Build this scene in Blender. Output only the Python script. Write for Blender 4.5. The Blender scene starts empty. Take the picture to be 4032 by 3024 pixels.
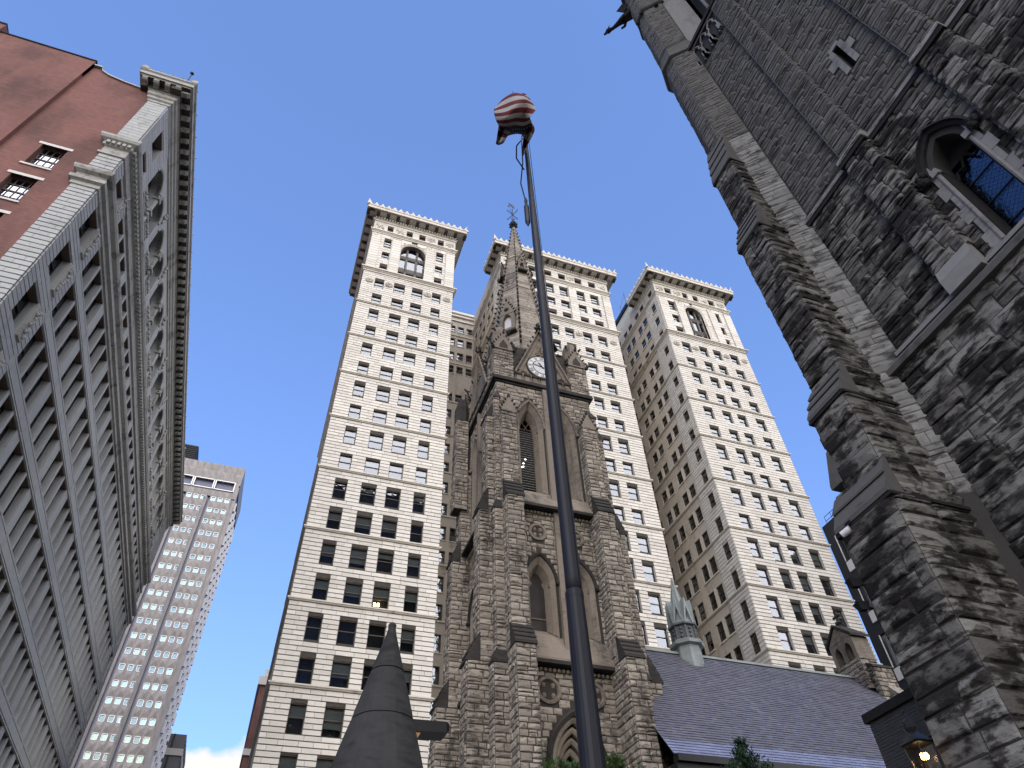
import bpy, math, random
import numpy as np
from mathutils import Vector, Matrix

rnd = random.Random(7)
scene = bpy.context.scene
COL = scene.collection
R = math.radians
PI = math.pi

# ------------------------------------------------------------------ camera
CAM = np.array([0.0, 0.0, 1.6])
YAW, PITCH, ROLL, FPX = R(21.14411648), R(46.67340997), R(-2.63638371), 2680.0 / 4032.0
_f = np.array([math.sin(YAW) * math.cos(PITCH), math.cos(YAW) * math.cos(PITCH), math.sin(PITCH)])
_r0 = np.array([math.cos(YAW), -math.sin(YAW), 0.0])
_u0 = np.cross(_r0, _f)
_r = _r0 * math.cos(ROLL) + _u0 * math.sin(ROLL)
_u = -_r0 * math.sin(ROLL) + _u0 * math.cos(ROLL)
cam_data = bpy.data.cameras.new("camera")
cam_data.sensor_width = 36.0
cam_data.lens = 36.0 * FPX
cam_data.clip_start = 0.05
cam_data.clip_end = 6000.0
cam = bpy.data.objects.new("camera", cam_data)
COL.objects.link(cam)
cam.matrix_world = Matrix(((_r[0], _u[0], -_f[0], CAM[0]), (_r[1], _u[1], -_f[1], CAM[1]),
                           (_r[2], _u[2], -_f[2], CAM[2]), (0, 0, 0, 1)))
scene.camera = cam


def px_area(c, du, dv, n):
    """how large a piece shows in the photograph, used only to choose which pieces become objects"""
    d = np.asarray(c) - CAM
    z = d @ _f
    if z < 0.5:
        return 0.0
    x, y = d @ _r / z, d @ _u / z
    if abs(x) > 0.78 or abs(y) > 0.59:
        return 0.0
    L = math.sqrt(d @ d)
    cs = -(d @ n) / L
    if cs <= 0:
        return 0.0
    return du * dv * cs / (z * z)


# ------------------------------------------------------------------ sky, sun, exposure
SUN_EL, SUN_AZ = R(25.0), R(176.0)       # azimuth clockwise from +Y
world = bpy.data.worlds.new("World")
scene.world = world
world.use_nodes = True
wn, wl = world.node_tree.nodes, world.node_tree.links
for n in list(wn):
    wn.remove(n)


def wnode(t, **kw):
    n = wn.new(t)
    for k, v in kw.items():
        setattr(n, k, v)
    return n


w_out = wnode('ShaderNodeOutputWorld')
w_bg = wnode('ShaderNodeBackground')
w_sky = wnode('ShaderNodeTexSky')
w_sky.sky_type = 'NISHITA'
w_sky.sun_disc = False
w_sky.sun_elevation = SUN_EL
w_sky.sun_rotation = SUN_AZ
w_sky.altitude = 300.0
w_sky.air_density = 0.8
w_sky.dust_density = 0.2
w_sky.ozone_density = 4.0
w_tc = wnode('ShaderNodeTexCoord')
w_sep = wnode('ShaderNodeSeparateXYZ')
wl.new(w_tc.outputs['Generated'], w_sep.inputs[0])


def wmath(op, a, b=None, clamp=False):
    n = wnode('ShaderNodeMath', operation=op, use_clamp=clamp)
    for i, v in enumerate((a, b)):
        if v is None:
            continue
        if isinstance(v, (int, float)):
            n.inputs[i].default_value = v
        else:
            wl.new(v, n.inputs[i])
    return n.outputs[0]


def wnoise(scale, detail, rough, off):
    m = wnode('ShaderNodeMapping')
    m.inputs['Location'].default_value = off
    wl.new(w_tc.outputs['Generated'], m.inputs[0])
    n = wnode('ShaderNodeTexNoise')
    n.inputs['Scale'].default_value = scale
    n.inputs['Detail'].default_value = detail
    n.inputs['Roughness'].default_value = rough
    wl.new(m.outputs[0], n.inputs['Vector'])
    return n.outputs['Fac']


# low bank of cumulus all round the horizon, broken up by noise
c_big = wnoise(5.0, 3.0, 0.5, (3.1, 0.4, 0.2))
c_det = wnoise(17.0, 8.0, 0.62, (1.3, 2.4, 0.7))
c_el = wmath('MULTIPLY', wmath('SUBTRACT', 0.325, w_sep.outputs['Z']), 5.0)
c_sum = wmath('ADD', wmath('ADD', c_el, wmath('MULTIPLY', wmath('SUBTRACT', c_big, 0.5), 1.3)),
              wmath('MULTIPLY', wmath('SUBTRACT', c_det, 0.5), 0.55))
c_mask = wmath('MULTIPLY', c_sum, 7.0, True)
c_shade = wmath('ADD', wmath('MULTIPLY', c_sum, -0.55), 1.12, True)
w_cloud = wnode('ShaderNodeMix', data_type='RGBA')
wl.new(c_shade, w_cloud.inputs['Factor'])
w_cloud.inputs['A'].default_value = (1.25, 1.45, 1.9, 1)
w_cloud.inputs['B'].default_value = (2.5, 2.4, 2.3, 1)
w_tint = wnode('ShaderNodeMix', data_type='RGBA', blend_type='MULTIPLY')
w_tint.inputs['Factor'].default_value = 1.0
w_tint.inputs['B'].default_value = (0.78, 0.97, 1.42, 1)
w_gam = wnode('ShaderNodeGamma')
w_gam.inputs['Gamma'].default_value = 0.6
wl.new(w_sky.outputs[0], w_gam.inputs[0])
wl.new(w_gam.outputs[0], w_tint.inputs['A'])
w_mix = wnode('ShaderNodeMix', data_type='RGBA')
wl.new(c_mask, w_mix.inputs['Factor'])
wl.new(w_tint.outputs['Result'], w_mix.inputs['A'])
wl.new(w_cloud.outputs['Result'], w_mix.inputs['B'])
wl.new(w_mix.outputs['Result'], w_bg.inputs['Color'])
w_bg.inputs['Strength'].default_value = 0.15
wl.new(w_bg.outputs[0], w_out.inputs[0])

sun_data = bpy.data.lights.new("sun", 'SUN')
sun_data.energy = 2.5
sun_data.angle = R(110.0)
sun_data.color = (1.0, 0.9, 0.76)
sun = bpy.data.objects.new("sun", sun_data)
COL.objects.link(sun)
sun.location = (0, 0, 200)
_sd = Vector((math.sin(SUN_AZ) * math.cos(SUN_EL), math.cos(SUN_AZ) * math.cos(SUN_EL), math.sin(SUN_EL)))
sun.rotation_euler = (-_sd).to_track_quat('-Z', 'Y').to_euler()

vs = scene.view_settings
scene.display_settings.display_device = 'sRGB'
vs.view_transform = 'Standard'
vs.look = 'None'
vs.gamma = 1.0
vs.use_curve_mapping = False
vs.exposure = 1.5
scene.cycles.max_bounces = 8
scene.cycles.transparent_max_bounces = 12
scene.cycles.caustics_reflective = False
scene.cycles.caustics_refractive = False
try:
    scene.cycles.use_denoising = True
    scene.cycles.denoiser = 'OPENIMAGEDENOISE'
except Exception:
    pass


# ------------------------------------------------------------------ materials
class NT:
    """small helper to wire a node material"""

    def __init__(self, name):
        self.m = bpy.data.materials.new(name)
        self.m.use_nodes = True
        self.n, self.l = self.m.node_tree.nodes, self.m.node_tree.links
        for x in list(self.n):
            self.n.remove(x)
        self.out = self.add('ShaderNodeOutputMaterial')

    def add(self, t, **kw):
        x = self.n.new(t)
        for k, v in kw.items():
            setattr(x, k, v)
        return x

    def put(self, v, sock):
        if isinstance(v, (int, float)):
            sock.default_value = v
        elif isinstance(v, (tuple, list)):
            sock.default_value = tuple(v) if len(v) == len(sock.default_value) else tuple(v) + (1,)
        else:
            self.l.new(v, sock)

    def math(self, op, a, b=0.0, clamp=False):
        x = self.add('ShaderNodeMath', operation=op, use_clamp=clamp)
        self.put(a, x.inputs[0])
        self.put(b, x.inputs[1])
        return x.outputs[0]

    def mix(self, f, a, b, blend='MIX'):
        x = self.add('ShaderNodeMix', data_type='RGBA', blend_type=blend)
        self.put(f, x.inputs['Factor'])
        self.put(a, x.inputs['A'])
        self.put(b, x.inputs['B'])
        return x.outputs['Result']

    def pos(self):
        return self.add('ShaderNodeNewGeometry').outputs['Position']

    def island(self):
        g = self.add('ShaderNodeNewGeometry').outputs['Random Per Island']
        o = self.add('ShaderNodeObjectInfo').outputs['Random']
        return self.math('FRACT', self.math('ADD', g, self.math('MULTIPLY', o, 7.31)))

    def mapped(self, vec, scale):
        x = self.add('ShaderNodeMapping')
        x.inputs['Scale'].default_value = scale
        self.l.new(vec, x.inputs[0])
        return x.outputs[0]

    def noise(self, vec, scale, detail=3.0, rough=0.55):
        x = self.add('ShaderNodeTexNoise')
        x.inputs['Scale'].default_value = scale
        x.inputs['Detail'].default_value = detail
        x.inputs['Roughness'].default_value = rough
        self.l.new(vec, x.inputs['Vector'])
        return x.outputs['Fac']

    def ramp(self, fac, lo, hi):
        x = self.add('ShaderNodeMapRange', interpolation_type='SMOOTHSTEP')
        self.put(fac, x.inputs[0])
        x.inputs[1].default_value, x.inputs[2].default_value = lo, hi
        return x.outputs[0]

    def bump(self, h, strength, dist):
        x = self.add('ShaderNodeBump')
        x.inputs['Strength'].default_value = strength
        x.inputs['Distance'].default_value = dist
        self.l.new(h, x.inputs['Height'])
        return x.outputs[0]

    def bsdf(self, color, rough=0.8, metal=0.0, normal=None, spec=0.3, **kw):
        x = self.add('ShaderNodeBsdfPrincipled')
        self.put(color, x.inputs['Base Color'])
        self.put(rough, x.inputs['Roughness'])
        self.put(metal, x.inputs['Metallic'])
        x.inputs['Specular IOR Level'].default_value = spec
        if normal is not None:
            self.l.new(normal, x.inputs['Normal'])
        for k, v in kw.items():
            self.put(v, x.inputs[k])
        self.l.new(x.outputs[0], self.out.inputs[0])
        return x


def stone_mat(name, a, b, soot, soot_lo=0.5, soot_hi=0.68, streak=0.35, fine=6.0, bump=0.5, bdist=0.02,
              patch=None, patch_lo=0.6, rough=0.88, vary=0.25):
    t = NT(name)
    p = t.pos()
    c = t.mix(t.island(), a, b)
    n1 = t.noise(t.mapped(p, (1, 1, streak)), 0.9, 6.0, 0.62)
    n2 = t.noise(p, fine, 6.0, 0.6)
    n3 = t.noise(t.mapped(p, (1.5, 1.5, 5.0)), fine * 0.45, 4.0, 0.6)
    c = t.mix(t.math('MULTIPLY', t.ramp(n2, 0.35, 0.7), vary), c, tuple(x * 0.45 for x in a), 'MIX')
    if patch:
        c = t.mix(t.math('MULTIPLY', t.ramp(n3, patch_lo, patch_lo + 0.1), 0.8), c, patch)
    sm = t.math('ADD', t.math('MULTIPLY', n1, 0.7), t.math('MULTIPLY', n3, 0.3))
    c = t.mix(t.ramp(sm, soot_lo, soot_hi), c, soot)
    h = t.math('ADD', n2, t.math('MULTIPLY', n3, 0.8))
    t.bsdf(c, rough, normal=t.bump(h, bump, bdist), spec=0.2)
    return t.m


def plain_mat(name, col, rough=0.6, metal=0.0, vary=0.15, scale=3.0, spec=0.4, bump=0.0):
    t = NT(name)
    n = t.noise(t.pos(), scale, 5.0, 0.6)
    c = t.mix(t.math('MULTIPLY', t.ramp(n, 0.3, 0.75), vary), col, tuple(x * 0.4 for x in col))
    t.bsdf(c, rough, metal, spec=spec, normal=t.bump(n, bump, 0.02) if bump else None)
    return t.m


def glass_mat(name, tint, base, top, wave=0.0, wscale=0.6):
    """window pane: mirror part mixed with a clear part so the dark room shows through"""
    t = NT(name)
    lw = t.add('ShaderNodeLayerWeight')
    lw.inputs['Blend'].default_value = 0.42
    f = t.math('ADD', t.math('MULTIPLY', lw.outputs['Fresnel'], top), base, True)
    gl = t.add('ShaderNodeBsdfGlossy')
    gl.inputs['Color'].default_value = tint + (1,)
    gl.inputs['Roughness'].default_value = 0.015
    if wave:
        n = t.noise(t.pos(), wscale, 2.0, 0.5)
        t.l.new(t.bump(n, 1.0, wave), gl.inputs['Normal'])
    tr = t.add('ShaderNodeBsdfTransparent')
    tr.inputs['Color'].default_value = (0.62, 0.68, 0.7, 1)
    mx = t.add('ShaderNodeMixShader')
    t.l.new(f, mx.inputs[0])
    t.l.new(tr.outputs[0], mx.inputs[1])
    t.l.new(gl.outputs[0], mx.inputs[2])
    t.l.new(mx.outputs[0], t.out.inputs[0])
    return t.m


def emit_mat(name, col, s):
    t = NT(name)
    e = t.add('ShaderNodeEmission')
    e.inputs[0].default_value = col + (1,)
    e.inputs[1].default_value = s
    t.l.new(e.outputs[0], t.out.inputs[0])
    return t.m


M = {}
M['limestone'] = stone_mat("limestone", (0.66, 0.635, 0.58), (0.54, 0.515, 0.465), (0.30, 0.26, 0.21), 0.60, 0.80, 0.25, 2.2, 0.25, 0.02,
                           vary=0.12)
M['limestone_trim'] = stone_mat("limestone_trim", (0.60, 0.565, 0.50), (0.55, 0.52, 0.46), (0.25, 0.20, 0.15), 0.53, 0.72, 0.3, 3.0, 0.4, 0.04,
                                vary=0.2)
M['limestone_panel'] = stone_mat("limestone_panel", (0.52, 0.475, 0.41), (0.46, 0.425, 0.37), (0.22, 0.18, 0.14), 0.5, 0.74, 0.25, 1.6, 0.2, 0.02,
                                 vary=0.2)
M['soffit'] = stone_mat("shaded_soffit_stone", (0.10, 0.085, 0.07), (0.075, 0.065, 0.055), (0.03, 0.026, 0.022), 0.45, 0.7, 1.0, 2.0, 0.3, 0.03)  # cornice undersides and brackets: their shade is put into a darkened stone colour
M['joint'] = plain_mat("joint_shadow_mortar", (0.055, 0.05, 0.043), 0.9, vary=0.4)
M['granite'] = stone_mat("grey_granite", (0.44, 0.455, 0.455), (0.39, 0.405, 0.41), (0.22, 0.22, 0.21), 0.55, 0.8, 0.3, 2.5, 0.2, 0.015,
                         vary=0.12)
M['granite_trim'] = stone_mat("carved_granite", (0.42, 0.42, 0.40), (0.36, 0.36, 0.345), (0.13, 0.125, 0.11), 0.5, 0.7, 0.5, 4.0, 0.6, 0.05)
M['bronze'] = plain_mat("dark_window_frame", (0.055, 0.045, 0.04), 0.5, 0.2)
M['reveal'] = plain_mat("brown_head_underside", (0.13, 0.095, 0.075), 0.7)
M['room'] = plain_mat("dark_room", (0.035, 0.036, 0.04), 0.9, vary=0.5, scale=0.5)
M['blind'] = plain_mat("window_blind", (0.42, 0.41, 0.38), 0.8, vary=0.25, scale=1.2)
M['glass'] = glass_mat("window_glass", (0.88, 0.92, 0.95), 0.13, 0.85, 0.01, 1.4)
M['glass_dark'] = glass_mat("dim_window_glass", (0.75, 0.82, 0.9), 0.06, 0.75, 0.012, 1.0)
M['trinity'] = stone_mat("grey_sandstone", (0.42, 0.375, 0.315), (0.215, 0.19, 0.16), (0.07, 0.062, 0.054), 0.50, 0.66, 0.4, 5.0, 0.8, 0.04,
                         patch=(0.12, 0.10, 0.085), patch_lo=0.54)
M['trinity_trim'] = stone_mat("dressed_sandstone", (0.255, 0.22, 0.18), (0.21, 0.18, 0.148), (0.075, 0.066, 0.058), 0.47, 0.68, 0.3, 4.0, 0.35, 0.02)
M['trinity_cap'] = stone_mat("sooted_coping", (0.055, 0.05, 0.046), (0.042, 0.039, 0.036), (0.016, 0.016, 0.016), 0.45, 0.7, 1.0, 4.0, 0.5, 0.03)
M['trinity_joint'] = plain_mat("sandstone_mortar", (0.045, 0.04, 0.035), 0.95, vary=0.4)
M['kirk'] = stone_mat("sooted_rock_faced_stone", (0.25, 0.245, 0.225), (0.10, 0.095, 0.088), (0.020, 0.018, 0.017), 0.45, 0.56, 1.5, 2.6, 1.0, 0.06,
                      patch=(0.035, 0.028, 0.026), patch_lo=0.50, vary=0.5)
M['kirk_fine'] = stone_mat("grey_coursed_stone", (0.155, 0.15, 0.142), (0.105, 0.102, 0.098), (0.045, 0.043, 0.042), 0.50, 0.70, 1.6, 3.4, 0.9, 0.05,
                           patch=(0.06, 0.056, 0.054), patch_lo=0.55, vary=0.5)
M['kirk_pale'] = stone_mat("pale_corner_stone", (0.27, 0.268, 0.255), (0.19, 0.188, 0.18), (0.045, 0.042, 0.04), 0.50, 0.62, 1.4, 3.0, 0.8, 0.04,
                           patch=(0.08, 0.075, 0.07), patch_lo=0.56, vary=0.4)
M['kirk_trim'] = stone_mat("pale_dressed_stone", (0.25, 0.245, 0.24), (0.21, 0.208, 0.205), (0.08, 0.078, 0.075), 0.50, 0.75, 0.6, 4.0, 0.3, 0.015,
                           vary=0.2)
M['kirk_cap'] = stone_mat("grey_weathering_stone", (0.12, 0.118, 0.112), (0.10, 0.098, 0.094), (0.035, 0.034, 0.032), 0.5, 0.7, 0.6, 4.0, 0.4, 0.02)
M['kirk_joint'] = plain_mat("dark_mortar", (0.042, 0.04, 0.038), 0.95, vary=0.4)
M['hood'] = plain_mat("black_weathered_hood_mould", (0.028, 0.027, 0.028), 0.9, vary=0.4, scale=5, spec=0.1, bump=0.3)
M['dark_metal'] = plain_mat("dark_metal", (0.02, 0.021, 0.024), 0.45, 0.6)
M['white_metal'] = plain_mat("white_metal", (0.72, 0.72, 0.72), 0.4, 0.0, 0.1)
M['lead'] = stone_mat("weathered_lead", (0.27, 0.31, 0.31), (0.24, 0.275, 0.275), (0.10, 0.12, 0.115), 0.5, 0.75, 0.25, 3.0, 0.2, 0.01, rough=0.6)
M['alum'] = None
M['pale_lintel'] = plain_mat("pale_lintel_stone", (0.62, 0.60, 0.57), 0.8)
M['asphalt'] = plain_mat("asphalt", (0.05, 0.05, 0.052), 0.9, vary=0.4, scale=20)
M['concrete'] = plain_mat("concrete", (0.30, 0.29, 0.27), 0.85, vary=0.3, scale=4)
M['road_paint'] = plain_mat("road_paint", (0.75, 0.74, 0.70), 0.7)
M['yellow_paint'] = plain_mat("yellow_road_paint", (0.65, 0.45, 0.06), 0.7)
M['grass'] = plain_mat("grass", (0.06, 0.10, 0.035), 0.9, vary=0.5, scale=12)


def alum_mat():
    t = NT("brushed_aluminium_panel")
    p = t.pos()
    n = t.noise(t.mapped(p, (1, 1, 0.3)), 1.3, 5.0, 0.6)
    c = t.mix(t.ramp(n, 0.3, 0.75), (0.235, 0.222, 0.22), (0.15, 0.14, 0.138))
    c = t.mix(t.math('MULTIPLY', t.island(), 0.25), c, (0.10, 0.095, 0.095))
    t.bsdf(c, 0.55, 0.25, spec=0.4)
    return t.m


M['alum'] = alum_mat()


def brick_mat():
    t = NT("red_brick")
    s = t.add('ShaderNodeSeparateXYZ')
    t.l.new(t.pos(), s.inputs[0])
    cmb = t.add('ShaderNodeCombineXYZ')
    t.l.new(t.math('ADD', s.outputs[0], s.outputs[1]), cmb.inputs[0])
    t.l.new(s.outputs[2], cmb.inputs[1])
    b = t.add('ShaderNodeTexBrick')
    b.inputs['Scale'].default_value = 1.0
    b.inputs['Brick Width'].default_value = 0.24
    b.inputs['Row Height'].default_value = 0.085
    b.inputs['Mortar Size'].default_value = 0.009
    b.inputs['Color1'].default_value = (0.23, 0.098, 0.085, 1)
    b.inputs['Color2'].default_value = (0.17, 0.072, 0.066, 1)
    b.inputs['Mortar'].default_value = (0.20, 0.15, 0.135, 1)
    t.l.new(cmb.outputs[0], b.inputs['Vector'])
    n = t.noise(t.mapped(t.pos(), (1, 1, 0.5)), 0.35, 6.0, 0.6)
    n2 = t.noise(t.mapped(t.pos(), (0.5, 0.5, 6.0)), 1.3, 4.0, 0.6)
    c = t.mix(t.ramp(n, 0.42, 0.72), b.outputs['Color'], (0.105, 0.062, 0.058))
    c = t.mix(t.math('MULTIPLY', t.ramp(n2, 0.5, 0.75), 0.4), c, (0.28, 0.15, 0.13))
    t.bsdf(c, 0.9, normal=t.bump(b.outputs['Fac'], -0.4, 0.01), spec=0.15)
    return t.m


M['brick'] = brick_mat()


def slate_mat(name, a, b):
    t = NT(name)
    n = t.noise(t.pos(), 1.2, 5.0, 0.6)
    c = t.mix(t.island(), a, b)
    c = t.mix(t.ramp(n, 0.35, 0.75), c, tuple(x * 0.72 for x in a))
    t.bsdf(c, 0.5, spec=0.5)
    return t.m


M['slate'] = slate_mat("purple_grey_slate", (0.135, 0.135, 0.165), (0.085, 0.087, 0.115))
M['slate_blue'] = slate_mat("pale_blue_slate", (0.20, 0.225, 0.34), (0.165, 0.19, 0.30))
M['pole'] = plain_mat("dark_painted_pole", (0.009, 0.011, 0.018), 0.5, 0.0, 0.3, 2.0, 0.25)
M['cone'] = stone_mat("sooted_cone_stone", (0.042, 0.042, 0.044), (0.038, 0.038, 0.04), (0.016, 0.0165, 0.017), 0.44, 0.62, 0.7, 9.0, 0.35, 0.008, vary=0.35)


def leaf_mat(name, a, b):
    t = NT(name)
    c = t.mix(t.island(), a, b)
    d = t.bsdf(c, 0.6, spec=0.3)
    tr = t.add('ShaderNodeBsdfTranslucent')
    t.put(c, tr.inputs[0])
    mx = t.add('ShaderNodeMixShader')
    mx.inputs[0].default_value = 0.3
    t.l.new(d.outputs[0], mx.inputs[1])
    t.l.new(tr.outputs[0], mx.inputs[2])
    t.l.new(mx.outputs[0], t.out.inputs[0])
    return t.m


M['leaf'] = leaf_mat("broad_leaf", (0.06, 0.11, 0.035), (0.10, 0.15, 0.05))
M['needle'] = leaf_mat("conifer_needles", (0.022, 0.055, 0.028), (0.045, 0.085, 0.04))
M['bark'] = plain_mat("bark", (0.07, 0.055, 0.045), 0.95, vary=0.5, scale=8)
# ------------------------------------------------------------------ geometry helpers
WLOC = {}                                   # world location of every object (no parent is ever rotated except leaf pieces)


def thing(name, label, cat, loc=(0, 0, 0), group=None):
    o = bpy.data.objects.new(name, None)
    COL.objects.link(o)
    o.location = loc
    o.empty_display_size = 0.5
    o['label'] = label
    o['category'] = cat
    if group:
        o['group'] = group
    WLOC[o] = np.array(loc, float)
    return o


def tag(o, label=None, cat=None, group=None, kind=None):
    for k, v in (('label', label), ('category', cat), ('group', group), ('kind', kind)):
        if v:
            o[k] = v
    return o


def link_mesh(name, me, parent=None, loc=(0, 0, 0), rotz=0.0):
    o = bpy.data.objects.new(name, me)
    COL.objects.link(o)
    loc = np.array(loc, float)
    if parent is not None:
        o.parent = parent
        o.location = loc - WLOC[parent]
    else:
        o.location = loc
    if rotz:
        o.rotation_euler = (0, 0, rotz)
    WLOC[o] = loc
    return o


class Fr:
    """a flat frame: origin, u across, v up, n = u x v outward"""

    def __init__(self, O, u, v=(0, 0, 1)):
        self.O, self.u, self.v = np.array(O, float), np.array(u, float), np.array(v, float)
        self.u /= np.linalg.norm(self.u)
        self.v /= np.linalg.norm(self.v)
        self.n = np.cross(self.u, self.v)

    def p(self, a, b, c=0.0):
        return self.O + self.u * a + self.v * b + self.n * c

    def off(self, d):
        return Fr(self.O + self.n * d, self.u, self.v)


def face_south(y, x0=0.0):
    return Fr((x0, y, 0), (1, 0, 0))            # looks to -Y, u = x


def face_west(x, y0=0.0):
    return Fr((x, y0, 0), (0, -1, 0))           # looks to -X, u = -y


def face_east(x, y0=0.0):
    return Fr((x, y0, 0), (0, 1, 0))            # looks to +X, u = y


def face_north(y):
    return Fr((0, y, 0), (-1, 0, 0))            # looks to +Y, u = -x


class MB:
    def __init__(self):
        self.V, self.F, self.K = [], [], []
        self.k = 0

    def add(self, vs, fs):
        b = len(self.V)
        self.V.extend([tuple(map(float, v)) for v in vs])
        self.F.extend([tuple(b + i for i in f) for f in fs])
        self.K.extend([self.k] * len(fs))

    def quad(self, a, b, c, d):
        self.add([a, b, c, d], [(0, 1, 2, 3)])

    def box(self, x0, x1, y0, y1, z0, z1):
        self.add([(x0, y0, z0), (x1, y0, z0), (x1, y1, z0), (x0, y1, z0), (x0, y0, z1), (x1, y0, z1), (x1, y1, z1), (x0, y1, z1)],
                 [(0, 3, 2, 1), (4, 5, 6, 7), (0, 1, 5, 4), (1, 2, 6, 5), (2, 3, 7, 6), (3, 0, 4, 7)])

    def fbox(self, fr, u0, u1, v0, v1, n0, n1):
        P = fr.p
        self.add([P(u0, v0, n0), P(u1, v0, n0), P(u1, v1, n0), P(u0, v1, n0), P(u0, v0, n1), P(u1, v0, n1), P(u1, v1, n1), P(u0, v1, n1)],
                 [(0, 3, 2, 1), (4, 5, 6, 7), (0, 1, 5, 4), (1, 2, 6, 5), (2, 3, 7, 6), (3, 0, 4, 7)])

    def prism(self, fr, poly, n0, n1):
        """polygon given counter-clockwise in (u, v), extruded from n0 to n1"""
        m = len(poly)
        vs = [fr.p(a, b, n0) for a, b in poly] + [fr.p(a, b, n1) for a, b in poly]
        fs = [tuple(range(m - 1, -1, -1)), tuple(range(m, 2 * m))]
        fs += [(i, (i + 1) % m, m + (i + 1) % m, m + i) for i in range(m)]
        self.add(vs, fs)

    def rings(self, rings, cap0=True, cap1=True):
        m = len(rings[0])
        vs = [p for r in rings for p in r]
        fs = []
        for k in range(len(rings) - 1):
            for i in range(m):
                j = (i + 1) % m
                fs.append((k * m + i, k * m + j, (k + 1) * m + j, (k + 1) * m + i))
        if cap0:
            fs.append(tuple(range(m - 1, -1, -1)))
        if cap1:
            b = (len(rings) - 1) * m
            fs.append(tuple(range(b, b + m)))
        self.add(vs, fs)

    def lathe(self, c, prof, m=12, ph=0.0, cap0=True, cap1=True):
        """prof: (radius, z) bottom to top"""
        self.rings([[(c[0] + r * math.cos(ph + 2 * PI * i / m), c[1] + r * math.sin(ph + 2 * PI * i / m), z) for i in range(m)]
                    for r, z in prof], cap0, cap1)

    def tube(self, pts, rad, m=8):
        pts = [np.array(p, float) for p in pts]
        if isinstance(rad, (int, float)):
            rad = [rad] * len(pts)
        rings = []
        ref = None
        for i, p in enumerate(pts):
            a, b = pts[max(0, i - 1)], pts[min(len(pts) - 1, i + 1)]
            d = (b - a) / max(1e-9, np.linalg.norm(b - a))
            if ref is None:
                ref = np.array((0, 0, 1.0)) if abs(d[2]) < 0.9 else np.array((1.0, 0, 0))
            s = np.cross(d, ref)
            s /= max(1e-9, np.linalg.norm(s))
            ref = np.cross(s, d)
            rings.append([p + rad[i] * (s * math.cos(2 * PI * k / m) + ref * math.sin(2 * PI * k / m)) for k in range(m)])
        self.rings([r[::-1] for r in rings])

    def blob(self, c, r, m=6, sq=(1, 1, 1)):
        rings = []
        for k in range(1, 4):
            th = PI * k / 4
            rings.append([(c[0] + sq[0] * r * math.sin(th) * math.cos(2 * PI * i / m), c[1] + sq[1] * r * math.sin(th) * math.sin(2 * PI * i / m),
                           c[2] - sq[2] * r * math.cos(th)) for i in range(m)])
        vs = [p for q in rings for p in q] + [(c[0], c[1], c[2] - r * sq[2]), (c[0], c[1], c[2] + r * sq[2])]
        fs = [(k * m + i, k * m + (i + 1) % m, (k + 1) * m + (i + 1) % m, (k + 1) * m + i) for k in range(2) for i in range(m)]
        fs += [(3 * m, (i + 1) % m, i) for i in range(m)] + [(3 * m + 1, 2 * m + i, 2 * m + (i + 1) % m) for i in range(m)]
        self.add(vs, fs)

    def mesh(self, name, mats, origin=(0, 0, 0), smooth=False):
        me = bpy.data.meshes.new(name)
        ox, oy, oz = origin
        me.from_pydata([(x - ox, y - oy, z - oz) for x, y, z in self.V], [], self.F)
        if not isinstance(mats, (list, tuple)):
            mats = [mats]
        for m in mats:
            me.materials.append(m)
        if len(mats) > 1:
            me.polygons.foreach_set('material_index', self.K)
        if smooth:
            me.polygons.foreach_set('use_smooth', [True] * len(me.polygons))
        me.update()
        return me

    def build(self, name, mats, parent=None, smooth=False, kind=None, label=None, at=None):
        if not self.V:
            return None
        o = None
        loc = WLOC[parent] if (parent is not None and at is None) else (np.array(at, float) if at is not None else np.zeros(3))
        o = link_mesh(name, self.mesh(name, mats, loc, smooth), parent, loc)
        if kind:
            o['kind'] = kind
        if label:
            o['label'] = label
        return o


def arch_profile(ua, ub, vs, kind='round', n=10, k=1.0):
    """points of an arch from left spring to right spring"""
    w = ub - ua
    c = 0.5 * (ua + ub)
    if kind == 'round':
        return [(c - 0.5 * w * math.cos(PI * i / n), vs + 0.5 * w * math.sin(PI * i / n)) for i in range(n + 1)]
    r = w * k                                     # pointed: two arcs of radius k * width
    top = math.acos((r - 0.5 * w) / r)
    left = [(ua + r - r * math.cos(top * i / n), vs + r * math.sin(top * i / n)) for i in range(n + 1)]
    right = [(ua + ub - u, v) for u, v in left[::-1]]
    return left + right[1:]


def arch_hole(ua, ub, v0, vs, kind='round', k=1.0, grow=0.0):
    """interval function v -> (u0, u1) of an arched opening"""
    ua, ub = ua - grow, ub + grow
    w = ub - ua
    c = 0.5 * (ua + ub)
    r = w * k

    def f(v):
        if v < v0:
            return None
        if v <= vs:
            return (ua, ub)
        if kind == 'round':
            q = 0.25 * w * w - (v - vs) ** 2
            if q <= 0:
                return None
            return (c - math.sqrt(q), c + math.sqrt(q))
        q = r * r - (v - vs) ** 2
        if q <= 0:
            return None
        x = ua + r - math.sqrt(q)
        return (x, ua + ub - x) if x < c else None
    return f


def rect_hole(ua, ub, va, vb):
    return lambda v: (ua, ub) if va < v < vb else None


def circle_hole(cu, cv, r):
    return lambda v: (cu - math.sqrt(r * r - (v - cv) ** 2), cu + math.sqrt(r * r - (v - cv) ** 2)) if abs(v - cv) < r else None


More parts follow.
